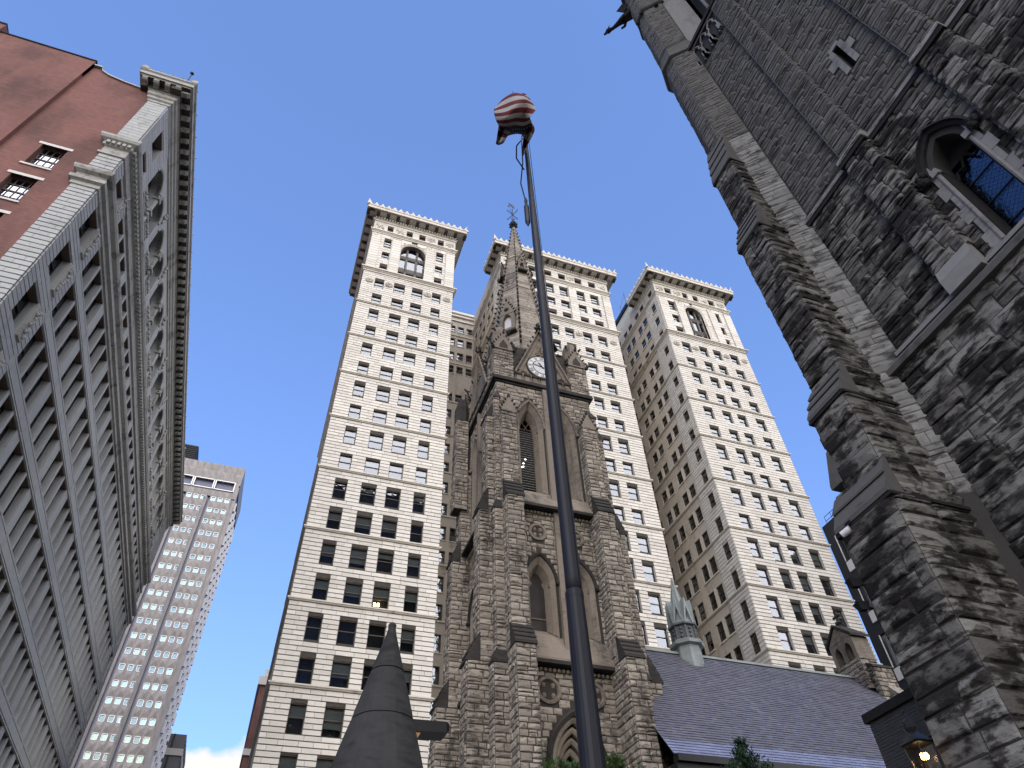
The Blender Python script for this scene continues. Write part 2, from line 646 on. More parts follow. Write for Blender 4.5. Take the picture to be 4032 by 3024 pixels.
def wall_grid(mb, fr, U0, U1, V0, V1, holes, depth, n=0.0, reveal=None):
    """flat wall with rectangular holes (ua, ub, va, vb) and their reveals"""
    us = sorted({U0, U1} | {min(max(x, U0), U1) for h in holes for x in h[:2]})
    vv = sorted({V0, V1} | {min(max(x, V0), V1) for h in holes for x in h[2:4]})
    hs = sorted(holes, key=lambda h: h[2])
    for j in range(len(vv) - 1):
        vm = 0.5 * (vv[j] + vv[j + 1])
        row = [h for h in hs if h[2] < vm < h[3]]
        run = None
        for i in range(len(us) - 1):
            um = 0.5 * (us[i] + us[i + 1])
            solid = not any(h[0] < um < h[1] for h in row)
            if solid and run is None:
                run = us[i]
            if not solid and run is not None:
                mb.quad(fr.p(run, vv[j], n), fr.p(us[i], vv[j], n), fr.p(us[i], vv[j + 1], n), fr.p(run, vv[j + 1], n))
                run = None
        if run is not None:
            mb.quad(fr.p(run, vv[j], n), fr.p(us[-1], vv[j], n), fr.p(us[-1], vv[j + 1], n), fr.p(run, vv[j + 1], n))
    rv = reveal or mb
    for h in holes:
        a, b, c, d = h[:4]
        P = fr.p
        m = n - depth
        rv.quad(P(a, c, m), P(a, c, n), P(a, d, n), P(a, d, m))
        rv.quad(P(b, c, n), P(b, c, m), P(b, d, m), P(b, d, n))
        rv.quad(P(a, c, m), P(b, c, m), P(b, c, n), P(a, c, n))
        rv.quad(P(a, d, n), P(b, d, n), P(b, d, m), P(a, d, m))


def arch_fill(mb, fr, prof, vtop, depth, n=0.0):
    """masonry between an arch profile and a level line above it, with the arch reveal"""
    for (a, b), (c, d) in zip(prof[:-1], prof[1:]):
        if abs(c - a) > 1e-6:
            mb.quad(fr.p(a, b, n), fr.p(c, d, n), fr.p(c, vtop, n), fr.p(a, vtop, n))
        mb.quad(fr.p(a, b, n - depth), fr.p(c, d, n - depth), fr.p(c, d, n), fr.p(a, b, n))


def arch_ring(mb, fr, ua, ub, v0, vs, kind, k, w, n0, n1, n=10, jambs=True, steps=None):
    """moulded band of width w around an arched opening; steps: list of (offset, depth) from inside to outside"""
    steps = steps or [(0.0, n0), (0.0, n1), (w, n1), (w, n0)]
    lines = []
    for off, dep in steps:
        pr = arch_profile(ua - off, ub + off, vs, kind, n, k if kind == 'round' else (k * (ub - ua) + off) / (ub - ua + 2 * off))
        if jambs:
            pr = [(ua - off, v0)] + pr + [(ub + off, v0)]
        lines.append([fr.p(a, b, dep) for a, b in pr])
    m = len(lines[0])
    vs_ = [p for l in lines for p in l]
    fs = []
    for q in range(len(lines) - 1):
        for i in range(m - 1):
            fs.append((q * m + i, (q + 1) * m + i, (q + 1) * m + i + 1, q * m + i + 1))
    fs = [f[::-1] for f in fs]
    mb.add(vs_, fs)
    # both faces visible; close the ends
    mb.add([l[0] for l in lines], [tuple(range(len(lines)))])
    mb.add([l[-1] for l in lines], [tuple(range(len(lines) - 1, -1, -1))])


# ------------------------------------------------------------------ masonry
def _variants(rough, count, seed):
    g = random.Random(seed)
    out = []
    for _ in range(count):
        iu, iv = (0.06, 0.10) if rough else (0.012, 0.03)
        ring0 = [(-.5, -.5, 0), (.5, -.5, 0), (.5, .5, 0), (-.5, .5, 0)]
        if rough:
            ring1 = [((-1 if x < 0 else 1) * (0.5 - iu * g.uniform(.5, 1.6)), (-1 if y < 0 else 1) * (0.5 - iv * g.uniform(.4, 1.7)), g.uniform(.35, .8))
                     for x, y, _z in ring0]
            mid = [(g.uniform(-.3, -.1), g.uniform(-.18, .18), g.uniform(.6, 1.15)), (g.uniform(.1, .3), g.uniform(-.18, .18), g.uniform(.6, 1.15))]
            fs = [(0, 1, 5, 4), (1, 2, 6, 5), (2, 3, 7, 6), (3, 0, 4, 7), (4, 5, 9, 8), (6, 7, 8, 9), (5, 6, 9), (7, 4, 8)]
            out.append((np.array(ring0 + ring1 + mid, float), fs))
        else:
            ring1 = [((-1 if x < 0 else 1) * (0.5 - iu), (-1 if y < 0 else 1) * (0.5 - iv), g.uniform(.9, 1.0)) for x, y, _z in ring0]
            fs = [(0, 1, 5, 4), (1, 2, 6, 5), (2, 3, 7, 6), (3, 0, 4, 7), (4, 5, 6, 7)]
            out.append((np.array(ring0 + ring1, float), fs))
    return out


ROUGH, FLAT = _variants(True, 10, 3), _variants(False, 6, 5)


class Masonry:
    """blocks of one thing; the ones that show largest become objects, the rest one piece of stuff"""

    def __init__(self, mat, variants, rough=True):
        self.mat, self.var = mat, variants
        self.items = []

    def block(self, fr, u0, u1, v0, v1, p, w=1.0, n0=0.0, mat=None):
        if u1 - u0 < 0.03 or v1 - v0 < 0.02:
            return
        c = fr.p(0.5 * (u0 + u1), 0.5 * (v0 + v1), n0)
        self.items.append((px_area(c, u1 - u0, v1 - v0, fr.n) * w, fr, c, u1 - u0, v1 - v0, p, rnd.randrange(len(self.var))))

    def courses(self, fr, U0, U1, V0, V1, ch=(0.25, 0.4), ln=(0.4, 0.9), p=(0.03, 0.07), gap=(0.015, 0.015), holes=(), shape=None, w=1.0,
                split=0.15, n0=0.0, bond=None):
        v, k = V0, 0
        while v < V1 - 0.02:
            h = rnd.uniform(*ch)
            if V1 - (v + h) < 0.6 * ch[0]:
                h = V1 - v
            vm = v + 0.5 * h
            ivs = [(U0, U1)]
            if shape:
                s = shape(vm)
                ivs = [(max(U0, s[0]), min(U1, s[1]))] if s else []
            for H in holes:
                cuts = [q for q in (H(v + 0.06 * h), H(vm), H(v + 0.94 * h)) if q]
                if not cuts:
                    continue
                a, b = min(q[0] for q in cuts), max(q[1] for q in cuts)
                nxt = []
                for (c, d) in ivs:
                    if b <= c or a >= d:
                        nxt.append((c, d))
                    else:
                        if a > c:
                            nxt.append((c, a))
                        if b < d:
                            nxt.append((b, d))
                ivs = nxt
            for (a, b) in ivs:
                if b - a < 0.04:
                    continue
                u = a
                first = True
                while u < b - 1e-4:
                    l = rnd.uniform(*ln)
                    if bond is not None and first:
                        l *= (0.5 if k % 2 else 1.0)
                    first = False
                    if b - (u + l) < 0.5 * ln[0]:
                        l = b - u
                    gu, gv = gap
                    if h > 1.25 * ch[0] and rnd.random() < split:
                        t = rnd.uniform(.4, .6)
                        self.block(fr, u + gu / 2, u + l - gu / 2, v + gv / 2, v + h * t - gv / 2, rnd.uniform(*p), w, n0)
                        self.block(fr, u + gu / 2, u + l - gu / 2, v + h * t + gv / 2, v + h - gv / 2, rnd.uniform(*p), w, n0)
                    else:
                        self.block(fr, u + gu / 2, u + l - gu / 2, v + gv / 2, v + h - gv / 2, rnd.uniform(*p), w, n0)
                    u += l
            v += h
            k += 1

    def finish(self, parent, one='stone', rest='stonework', limit=290):
        self.items.sort(key=lambda t: -t[0])
        top = [t for t in self.items[:limit] if t[0] > 0]
        low = self.items[len(top):]
        meshes = []
        for vv, fs in self.var:
            me = bpy.data.meshes.new(one)
            me.from_pydata([tuple(x) for x in vv], [], fs)
            me.materials.append(self.mat)
            meshes.append(me)
        base = WLOC[parent]
        for a, fr, c, du, dv, p, k in top:
            o = bpy.data.objects.new(one, meshes[k])
            COL.objects.link(o)
            o.parent = parent
            m = np.eye(4)
            m[:3, 0], m[:3, 1], m[:3, 2], m[:3, 3] = fr.u * du, fr.v * dv, fr.n * p, c - base
            o.matrix_basis = Matrix(m.tolist())
        if low:
            V, F, b = [], [], 0
            for a, fr, c, du, dv, p, k in low:
                vv, fs = self.var[k]
                pts = (c - base) + vv[:, :1] * (fr.u * du) + vv[:, 1:2] * (fr.v * dv) + vv[:, 2:] * (fr.n * p)
                V.append(pts)
                F.extend([tuple(b + i for i in f) for f in fs])
                b += len(vv)
            me = bpy.data.meshes.new(rest)
            me.from_pydata(np.concatenate(V).tolist(), [], F)
            me.materials.append(self.mat)
            o = link_mesh(rest, me, parent, base)
            o['kind'] = 'stuff'


# ------------------------------------------------------------------ windows
class Windows:
    """windows of one building: the biggest in the picture as objects (window > pane, blind), the rest as one piece of stuff"""

    def __init__(self, frame_mat, glass, blind_mat, blind_p=0.5, name='window'):
        self.fm, self.gm, self.bm, self.bp, self.name = frame_mat, glass, blind_mat, blind_p, name
        self.items, self.cache = [], {}

    def add(self, fr, ua, ub, va, vb, inset=0.28, w=1.0, kind='sash', blind=None, dark=False):
        c = fr.p(0.5 * (ua + ub), va, -inset)
        self.items.append((px_area(c, ub - ua, vb - va, fr.n) * w, fr, c, ub - ua, vb - va, kind,
                           blind if blind is not None else (rnd.choice((0.25, 0.4, 0.4, 0.55, 0.7)) if rnd.random() < self.bp else 0.0), dark))

    def parts(self, w, h, kind, bl):
        key = (round(w, 2), round(h, 2), kind, bl)
        if key in self.cache:
            return self.cache[key]
        L = Fr((0, 0, 0), (1, 0, 0))
        f, g, b = MB(), MB(), MB()
        t = 0.075
        hw = w / 2
        f.fbox(L, -hw, -hw + t, 0, h, -0.09, 0)
        f.fbox(L, hw - t, hw, 0, h, -0.09, 0)
        f.fbox(L, -hw + t, hw - t, 0, t, -0.09, 0.02)
        f.fbox(L, -hw + t, hw - t, h - t, h, -0.09, 0)
        if kind == 'sash':
            f.fbox(L, -hw + t, hw - t, h * 0.53, h * 0.53 + 0.07, -0.09, 0.01)
            g.quad(L.p(-hw + t, t, -0.06), L.p(hw - t, t, -0.06), L.p(hw - t, h * .53, -0.062), L.p(-hw + t, h * .53, -0.062))
            g.quad(L.p(-hw + t, h * .53 + .07, -0.03), L.p(hw - t, h * .53 + .07, -0.03), L.p(hw - t, h - t, -0.033), L.p(-hw + t, h - t, -0.033))
        elif kind == 'grid':
            for i in (1, 2, 3):
                x = -hw + w * i / 4
                f.fbox(L, x - .018, x + .018, t, h - t, -0.06, -0.01)
            for j in (1, 2, 3):
                f.fbox(L, -hw + t, hw - t, h * j / 4 - (.05 if j == 2 else .018), h * j / 4 + (.05 if j == 2 else .018), -0.065, -0.005)
            g.quad(L.p(-hw + t, t, -0.05), L.p(hw - t, t, -0.05), L.p(hw - t, h - t, -0.05), L.p(-hw + t, h - t, -0.05))
        elif kind == 'plain':
            g.quad(L.p(-hw + t, t, -0.05), L.p(hw - t, t, -0.05), L.p(hw - t, h - t, -0.05), L.p(-hw + t, h - t, -0.05))
        if bl:
            b.fbox(L, -hw + t, hw - t, h * (1 - bl), h - t, -0.24, -0.22)
        self.cache[key] = (f, g, b)
        self.cache[key, 'mesh'] = (f.mesh(self.name, self.fm), g.mesh('pane', self.gm), b.mesh('blind', self.bm) if bl else None)
        return self.cache[key]

    def finish(self, parent, limit=290):
        self.items.sort(key=lambda t: -t[0])
        top = [t for t in self.items[:limit] if t[0] > 0]
        for a, fr, c, w, h, kind, bl, dark in top:
            self.parts(w, h, kind, bl)
            fm, gm, bm = self.cache[(round(w, 2), round(h, 2), kind, bl), 'mesh']
            rz = math.atan2(fr.u[1], fr.u[0])
            o = link_mesh(self.name, fm, parent, c, rz)
            for nm, me in (('pane', gm), ('blind', bm)):
                if me is not None:
                    q = bpy.data.objects.new(nm, me)
                    COL.objects.link(q)
                    q.parent = o
        rest = self.items[len(top):]
        if rest:
            mb = MB()
            for a, fr, c, w, h, kind, bl, dark in rest:
                f, g, b = self.parts(w, h, kind, bl)
                for k, src in enumerate((f, g, b)):
                    mb.k = k
                    if src.V:
                        mb.add([c + fr.u * x + fr.v * z - fr.n * y for x, y, z in src.V], src.F)
            mb.build(self.name + '_rows', [self.fm, self.gm, self.bm], parent, kind='stuff')
# ------------------------------------------------------------------ ground
def sheet(name, mat, x0, x1, y0, y1, z, kind='structure', thick=None):
    mb = MB()
    if thick:
        mb.box(x0, x1, y0, y1, z - thick, z)
    else:
        mb.quad((x0, y0, z), (x1, y0, z), (x1, y1, z), (x0, y1, z))
    o = mb.build(name, mat)
    o['kind'] = kind
    return o


sheet("ground", M['asphalt'], -1500, 1500, -1500, 1500, -0.16)
sheet("road", M['asphalt'], -12.2, -3.6, -300, 400, -0.15)
sheet("pavement", M['concrete'], -3.6, 8.5, -60, 54, 0.0, thick=0.15)
sheet("pavement", M['concrete'], -15.2, -12.2, -60, 90, 0.0, thick=0.15)
sheet("churchyard_lawn", M['grass'], 8.5, 40, 11, 50, 0.02, thick=0.18)
for yy in (-0.12, 0.12):
    sheet("centre_line", M['yellow_paint'], -7.96 + yy, -7.84 + yy, -60, 200, -0.146)

# ------------------------------------------------------------------ limestone office tower with three wings
OB = thing('office_building', 'pale limestone office building with three tall towers and deep bracketed cornices', 'building', (20, 60, 0))
o_wall, o_head, o_room, o_rev = MB(), MB(), MB(), MB()
o_st = Masonry(M['limestone'], FLAT)
o_win = Windows(M['bronze'], M['glass'], M['blind'], 0.75)

ROWS = [(79.62, 81.42), (76.15, 77.95), (72.6, 74.45), (69.05, 70.9), (65.55, 67.45), (62.0, 63.92), (58.45, 60.4), (54.85, 56.82), (51.05, 53.15),
        (47.4, 49.5), (43.75, 45.9), (40.05, 42.25), (36.35, 38.55), (32.68, 34.86), (29.0, 31.17), (25.3, 27.52), (21.55, 23.85), (17.8, 20.12),
        (14.2, 16.45), (10.5, 12.8)]
STRINGS = [75.95, 68.92, 61.92, 54.62, 47.35, 39.93, 32.57, 25.25, 18.0]
TOP3 = [(90.42, 92.2), (86.9, 88.7), (83.95, 85.3)]
ATT = (94.35, 95.85)
Z_BIG, Z_ATT, Z_TOP = 83.4, 93.6, 97.3
CH = 0.44


def tower_front(y, x0, x1, cols, tops, attic, arch=None, wts=None):
    fr = face_south(y)
    holes = []
    for (va, vb) in ROWS:
        for i, (a, b) in enumerate(cols):
            holes.append((a, b, va, vb))
            o_win.add(fr, a, b, va, vb, 0.3, (wts[i] if wts else 1.0), dark=vb < 46)
    for (va, vb) in TOP3:
        for (a, b) in tops:
            holes.append((a, b, va, vb))
            o_win.add(fr, a, b, va, vb, 0.3)
    for (a, b) in attic:
        holes.append((a, b, ATT[0], ATT[1]))
        o_win.add(fr, a, b, ATT[0], ATT[1], 0.3)
    sh = [rect_hole(h[0], h[1], h[2], h[3]) for h in holes]
    grid = list(holes)
    if arch:
        a, b, v0, vs = arch
        top = vs + 0.5 * (b - a)
        grid.append((a, b, v0, top))
        sh.append(arch_hole(a, b, v0, vs, grow=0.35))
    body = [h for h in grid if h[3] < Z_TOP]
    wall_grid(o_wall, fr, x0, x1, 0, 98.4, [h for h in body if not (arch and h[0] == arch[0] and h[2] == arch[2])] + ([(arch[0], arch[1], arch[2], arch[3] + 0.5 * (arch[1] - arch[0]))] if arch else []),
              0.34, n=-0.06, reveal=o_rev)
    # thin dark brown strip on the underside of every head
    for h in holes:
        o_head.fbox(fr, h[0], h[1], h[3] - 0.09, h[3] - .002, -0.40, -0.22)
    # courses of blocks, straight joints between them
    lv = [0.0] + STRINGS[::-1] + [Z_BIG]
    for a, b in zip(lv[:-1], lv[1:]):
        n = max(1, round((b - a - 0.3) / CH))
        hh = (b - a - 0.3) / n
        o_st.courses(fr, x0, x1, a + 0.02, b - 0.28, (hh, hh), (1.0, 1.7), (0.055, 0.075), (0.008, 0.062), sh, bond=1, n0=-0.06)
    o_st.courses(fr, x0, x1, Z_BIG + 0.35, Z_ATT - 0.3, (0.62, 0.62), (1.2, 2.0), (0.05, 0.09), (0.006, 0.045), sh, bond=1, n0=-0.06)
    o_st.courses(fr, x0, x1, Z_ATT + 0.3, Z_TOP - 0.6, (0.55, 0.55), (1.2, 2.0), (0.05, 0.06), (0.005, 0.012), sh, bond=1, n0=-0.06)
    if arch:
        a, b, v0, vs = arch
        pr = arch_profile(a, b, vs, 'round', 14)
        arch_fill(o_rev, fr, pr, vs + 0.5 * (b - a), 0.9, n=-0.06)
        ring = MB()
        arch_ring(ring, fr, a, b, v0, vs, 'round', 1, 0.4, -0.06, 0.14, 14, True,
                  [(0.0, -0.9), (0.0, -0.02), (0.12, 0.06), (0.22, 0.06), (0.26, 0.14), (0.42, 0.14), (0.42, -0.06)])
        ring.build('window_arch', M['limestone_trim'], OB)
        # dark metal window wall inside the arch
        fm, gl = MB(), MB()
        w = b - a
        top = vs + 0.5 * w
        for x in (a + w * 0.28, a + w * 0.68):
            fm.fbox(fr, x - 0.16, x + 0.16, v0, vs + 0.38 * w, -0.75, -0.5)
        for z0, z1 in ((v0, v0 + 0.35), (v0 + 1.6, v0 + 2.7), (v0 + 5.0, v0 + 5.9)):
            fm.fbox(fr, a + 0.02, b - 0.02, z0, z1, -0.72, -0.56)
            for q in range(14):
                fm.fbox(fr, a + w * (q + .3) / 14, a + w * (q + .7) / 14, z0 + .15, z1 - .15, -0.56, -0.50)
        poly = [(a, v0)] + [(b, v0)] + [(u, v) for u, v in pr[::-1]]
        gl.prism(fr, poly, -0.74, -0.70)
        f = fm.build('arched_window', M['bronze'], OB)
        gl.build('pane', M['glass'], f)
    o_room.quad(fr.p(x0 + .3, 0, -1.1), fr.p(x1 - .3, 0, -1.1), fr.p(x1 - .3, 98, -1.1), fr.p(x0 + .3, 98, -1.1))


LCOLS = [(2.3, 3.58), (5.0, 6.55), (7.58, 9.1), (10.48, 11.74)]
tower_front(57.0, 0.5, 13.5, LCOLS, [(2.52, 3.58), (10.55, 11.66)], [(2.65, 3.55), (5.65, 6.6), (7.65, 8.65), (10.65, 11.6)], (5.2, 8.95, 83.95, 90.3))
MC = [23.95, 26.45, 29.25, 31.72, 34.65, 37.15]
MCOLS = [(c - .74, c + .74) for c in MC]
tower_front(57.0, 21.1, 40.0, MCOLS, MCOLS, [(c - .63, c + .63) for c in MC], None, [.4, .3, .6, 1, 1, 1])
RCOLS = [(49.25, 50.75), (52.3, 53.75), (54.75, 56.2), (57.8, 59.3)]
tower_front(54.1, 47.3, 61.25, RCOLS, [(49.2, 50.5), (57.7, 59.0)], [(49.3, 50.55), (52.75, 53.75), (54.75, 55.8), (57.75, 58.95)],
            (52.2, 55.3, 83.95, 90.3 + .3))


o_wall2, o_sill = MB(), MB()
BAYS = [(1.0, 2.2), (4.12, 5.4), (5.92, 7.2), (8.48, 9.78), (10.32, 11.6), (12.9, 14.2), (14.75, 16.05)]


def west_side(x, yf, yb, w):
    L = yb - yf
    fr = face_west(x, yb)
    st = [(L - b, L - a) for a, b in BAYS if b < L - .2]
    holes = []
    for (va, vb) in ROWS + TOP3 + [ATT]:
        for (a, b) in st:
            holes.append((a, b, va, vb))
            o_win.add(fr, a, b, va, vb, 0.16, w, blind=0.0 if rnd.random() < .75 else .35)
            o_sill.fbox(fr, a - .1, b + .1, va - .17, va, 0.0, 0.11)
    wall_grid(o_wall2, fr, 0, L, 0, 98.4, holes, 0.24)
    sh = [rect_hole(*h) for h in holes]
    lv = [0.0] + STRINGS[::-1] + [Z_BIG]
    for a, b in zip(lv[:-1], lv[1:]):
        n = max(1, round((b - a - 0.3) / CH))
        hh = (b - a - 0.3) / n
        o_st.courses(fr, L - 3.7, L - 0.03, a + 0.02, b - 0.28, (hh, hh), (0.7, 1.3), (0.05, 0.08), (0.006, 0.055), sh, bond=1, w=w)
    o_st.courses(fr, L - 3.7, L - .03, Z_BIG + 0.35, Z_ATT - .3, (0.62, 0.62), (0.9, 1.5), (0.05, 0.09), (0.006, 0.045), sh, bond=1, w=w)
    o_room.quad(fr.p(.3, 0, -1.1), fr.p(L - .3, 0, -1.1), fr.p(L - .3, 98, -1.1), fr.p(.3, 98, -1.1))
    # paired mullion strips between the two windows of each pair
    for k in range(1, len(BAYS) - 1, 2):
        if BAYS[k + 1][1] < L - .2:
            a, b = L - BAYS[k + 1][0], L - BAYS[k][1]
            for (va, vb) in ROWS:
                o_sill.fbox(fr, a + .06, a + .2, va, vb + .1, 0.0, 0.06)
                o_sill.fbox(fr, b - .2, b - .06, va, vb + .1, 0.0, 0.06)


west_side(47.3, 54.1, 72.0, 1.0)
west_side(21.1, 57.0, 72.0, 0.8)
# street side of the left tower, seen almost edge-on
fr = face_west(0.5, 100.0)
hs = []
for (va, vb) in ROWS + TOP3 + [ATT]:
    for k in range(12):
        a = 100.0 - (58.4 + 3.4 * k) - 1.4
        hs.append((a, a + 1.4, va, vb))
        o_win.add(fr, a, a + 1.4, va, vb, 0.3, 0.2)
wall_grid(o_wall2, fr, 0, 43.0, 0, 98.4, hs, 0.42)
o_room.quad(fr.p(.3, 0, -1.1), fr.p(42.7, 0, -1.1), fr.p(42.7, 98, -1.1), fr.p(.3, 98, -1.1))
# recessed court walls
for x0, x1 in ((13.5, 21.1), (40.0, 47.3)):
    fr = face_south(72.0)
    c = 0.5 * (x0 + x1)
    hs = []
    for (va, vb) in [(v[0] + .12, v[1] + .1) for v in ROWS] + [(91.5 - 1.9, 91.57), (86.1, 88.0), (82.8, 84.6), (93.35, 94.95)]:
        if va > 78.5 and va < 82.5:
            continue
        for k in range(-2, 3):
            a = c + 1.53 * k
            hs.append((a - .52, a + .52, va, vb))
            o_win.add(fr, a - .52, a + .52, va, vb, 0.25, 1.0 if x0 < 20 and k < 3 else .1, blind=0.4 if rnd.random() < .35 else 0)
            o_sill.fbox(fr, a - .62, a + .62, va - .14, va, 0.0, 0.09)
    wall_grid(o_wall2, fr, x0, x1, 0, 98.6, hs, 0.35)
    o_room.quad(fr.p(x0, 0, -1.0), fr.p(x1, 0, -1.0), fr.p(x1, 98, -1.0), fr.p(x0, 98, -1.0))
    for z in (96.2, 97.4, 98.3):
        s = MB()
        s.fbox(fr, x0, x1, z, z + (.35 if z < 98 else .5), 0.0, .22 + .1 * (z > 97))
        s.build('string_course', M['limestone_trim'], OB)
    for z in [92.2, 85.0] + [s_ + .1 for s_ in STRINGS]:
        s = MB()
        s.fbox(fr, x0, x1, z, z + .22, 0.0, .14)
        s.build('string_course', M['limestone_trim'], OB)
# other outer walls and roofs, plain
for b in ((13.5, 57.0, 13.5, 72.0), (40.0, 57.0, 40.0, 72.0), (61.25, 54.1, 61.25, 100.0)):
    f = face_east(b[0])
    o_wall2.quad(f.p(b[1], 0), f.p(b[3], 0), f.p(b[3], 98.4), f.p(b[1], 98.4))
o_wall2.quad((61.25, 100, 0), (0.5, 100, 0), (0.5, 100, 98.4), (61.25, 100, 98.4))
for x0, x1, y0, y1 in ((0.5, 13.5, 57, 72.5), (21.1, 40.0, 57, 72.5), (47.3, 61.25, 54.1, 72.5), (0.5, 61.25, 72.5, 100)):
    o_wall2.quad((x0, y0, 98.35), (x1, y0, 98.35), (x1, y1, 98.35), (x0, y1, 98.35))
o_wall.build('wall', M['joint'], OB)
o_rev.build('window_reveals', M['limestone'], OB, kind='stuff')
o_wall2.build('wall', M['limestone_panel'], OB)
o_sill.build('sill_rows', M['limestone_trim'], OB, kind='stuff')
o_head.build('window_head_underside', M['reveal'], OB, kind='stuff')
o_room.build('interior_wall', M['room'], OB)


def wrap(x0, x1, y0, yb, prof, west=True, east=True):
    """moulding round the front and sides of a tower; prof: (projection, z) from bottom to top"""
    mb = MB()
    for (p0, z0), (p1, z1) in zip(prof[:-1], prof[1:]):
        a = [(x0 - p0, yb, z0), (x0 - p0, y0 - p0, z0), (x1 + p0, y0 - p0, z0), (x1 + p0, yb, z0)]
        b = [(x0 - p1, yb, z1), (x0 - p1, y0 - p1, z1), (x1 + p1, y0 - p1, z1), (x1 + p1, yb, z1)]
        for i in range(3):
            mb.quad(a[i], a[i + 1], b[i + 1], b[i])
    return mb


PR_S = [(0, 0), (.09, .02), (.12, .10), (.2, .14), (.2, .26), (.05, .32), (0, .34)]
PR_B = [(0, -.3), (.1, -.28), (.1, -.05), (.2, 0), (.26, .12), (.42, .2), (.42, .4), (.1, .52), (0, .52)]
TOWERS = ((0.5, 13.5, 57.0, 100.0, 73.0), (21.1, 40.0, 57.0, 72.0, 61.5), (47.3, 61.25, 54.1, 72.0, 60.3))
for x0, x1, y0, yb, yc in TOWERS:
    for z in STRINGS:
        wrap(x0, x1, y0, yb, [(p + 0.02, z - .28 + q) for p, q in PR_S]).build('string_course', M['limestone_trim'], OB)
    wrap(x0, x1, y0, yb, [(p + 0.02, Z_BIG + q - .1) for p, q in PR_B]).build('string_course', M['limestone_trim'], OB)
    wrap(x0, x1, y0, yb, [(p * .8 + 0.02, Z_ATT + q) for p, q in PR_B]).build('string_course', M['limestone_trim'], OB)
    # great cornice
    ov = 1.45
    cor = wrap(x0, x1, y0, yc, [(0.02, 96.6), (.12, 96.65), (.12, 96.95), (.25, 97.0), (.25, 97.1)])
    cor2 = wrap(x0, x1, y0, yc, [(.25, 97.45), (.38, 97.55), (ov - .2, 97.62), (ov - .2, 97.75), (ov, 97.8), (ov, 98.35), (ov + .08, 98.4), (ov + .08, 98.55), (.2, 98.75)])
    for a, b in ((x0 - ov, x0), (x1, x1 + ov)):
        cor2.quad((a, yc, 97.6), (b, yc, 97.6), (b, yc, 98.6), (a, yc, 98.6))
    cor.V, cor.F = cor.V + cor2.V, cor.F + [tuple(i + len(cor.V) for i in f) for f in cor2.F]
    cor.K += cor2.K
    cobj = cor.build('cornice', M['limestone_trim'], OB)
    # dentils in one piece, brackets and antefixes one by one
    dn = MB()
    for fr, a, b in ((face_south(y0), x0 - .1, x1 + .1), (face_west(x0, yc), 0, yc - y0 + .1)):
        k = int((b - a) / 0.42)
        for i in range(k):
            u = a + (b - a) * (i + .5) / k
            dn.fbox(fr, u - .13, u + .13, 97.12, 97.42, 0.1, .36)
    dn.build('dentil_row', M['limestone'], cobj, kind='stuff')
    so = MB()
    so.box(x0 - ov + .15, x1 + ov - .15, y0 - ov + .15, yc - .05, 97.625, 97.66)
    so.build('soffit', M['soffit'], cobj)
    brk, ant = None, None
    for fr, a, b in ((face_south(y0), x0 - ov + .2, x1 + ov - .2), (face_west(x0, yc), 0.1, yc - y0 + ov - .2)):
        k = max(2, round((b - a) / 1.5))
        for i in range(k + 1):
            u = a + (b - a) * i / k
            c = fr.p(u, 97.62, 0)
            if brk is None:
                m_ = MB()
                L = Fr((0, 0, 0), (1, 0, 0))
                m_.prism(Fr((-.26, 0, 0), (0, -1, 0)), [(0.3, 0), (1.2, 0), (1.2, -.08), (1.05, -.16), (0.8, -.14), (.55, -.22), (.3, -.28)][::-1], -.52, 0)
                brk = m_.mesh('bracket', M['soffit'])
                m2 = MB()
                m2.prism(L, [(-.45, 0), (.45, 0), (.42, .28), (.2, .55), (.12, .85), (0, 1.0), (-.12, .85), (-.2, .55), (-.42, .28)], -.08, .1)
                m2.prism(L, [(-.2, .1), (.2, .1), (.12, .5), (0, .7), (-.12, .5)], .1, .17)
                ant = m2.mesh('antefix', M['limestone_trim'])
            link_mesh('bracket', brk, cobj, c, math.atan2(fr.u[1], fr.u[0]))
        k = max(2, round((b - a) / 0.95))
        for i in range(k + 1):
            u = a + (b - a) * i / k
            link_mesh('antefix', ant, cobj, fr.p(u, 98.55, ov - .1), math.atan2(fr.u[1], fr.u[0]))
    acr = MB()
    for x, y, sx in ((x0 - ov + .1, y0 - ov + .1, 1), (x1 + ov - .1, y0 - ov + .1, -1)):
        acr.rings([[(x - .3, y - .3, 98.5), (x + .5 * sx, y - .1, 98.5), (x + .4 * sx, y + .5, 98.5), (x - .1 * sx, y + .5, 98.5)],
                   [(x - .12 * sx - .1, y - .2, 99.6), (x + .15 * sx, y - .1, 99.5), (x + .12 * sx, y + .2, 99.4), (x - .05 * sx, y + .2, 99.4)],
                   [(x - .2 * sx, y - .25, 100.0), (x - .14 * sx, y - .2, 99.95), (x - .14 * sx, y - .15, 99.95), (x - .2 * sx, y - .15, 99.95)]])
    acr.build('corner_ornament', M['limestone_trim'], cobj)

# carved blocks: pilaster capitals, attic panels, round cartouches under the big moulding
carve_cache = {}


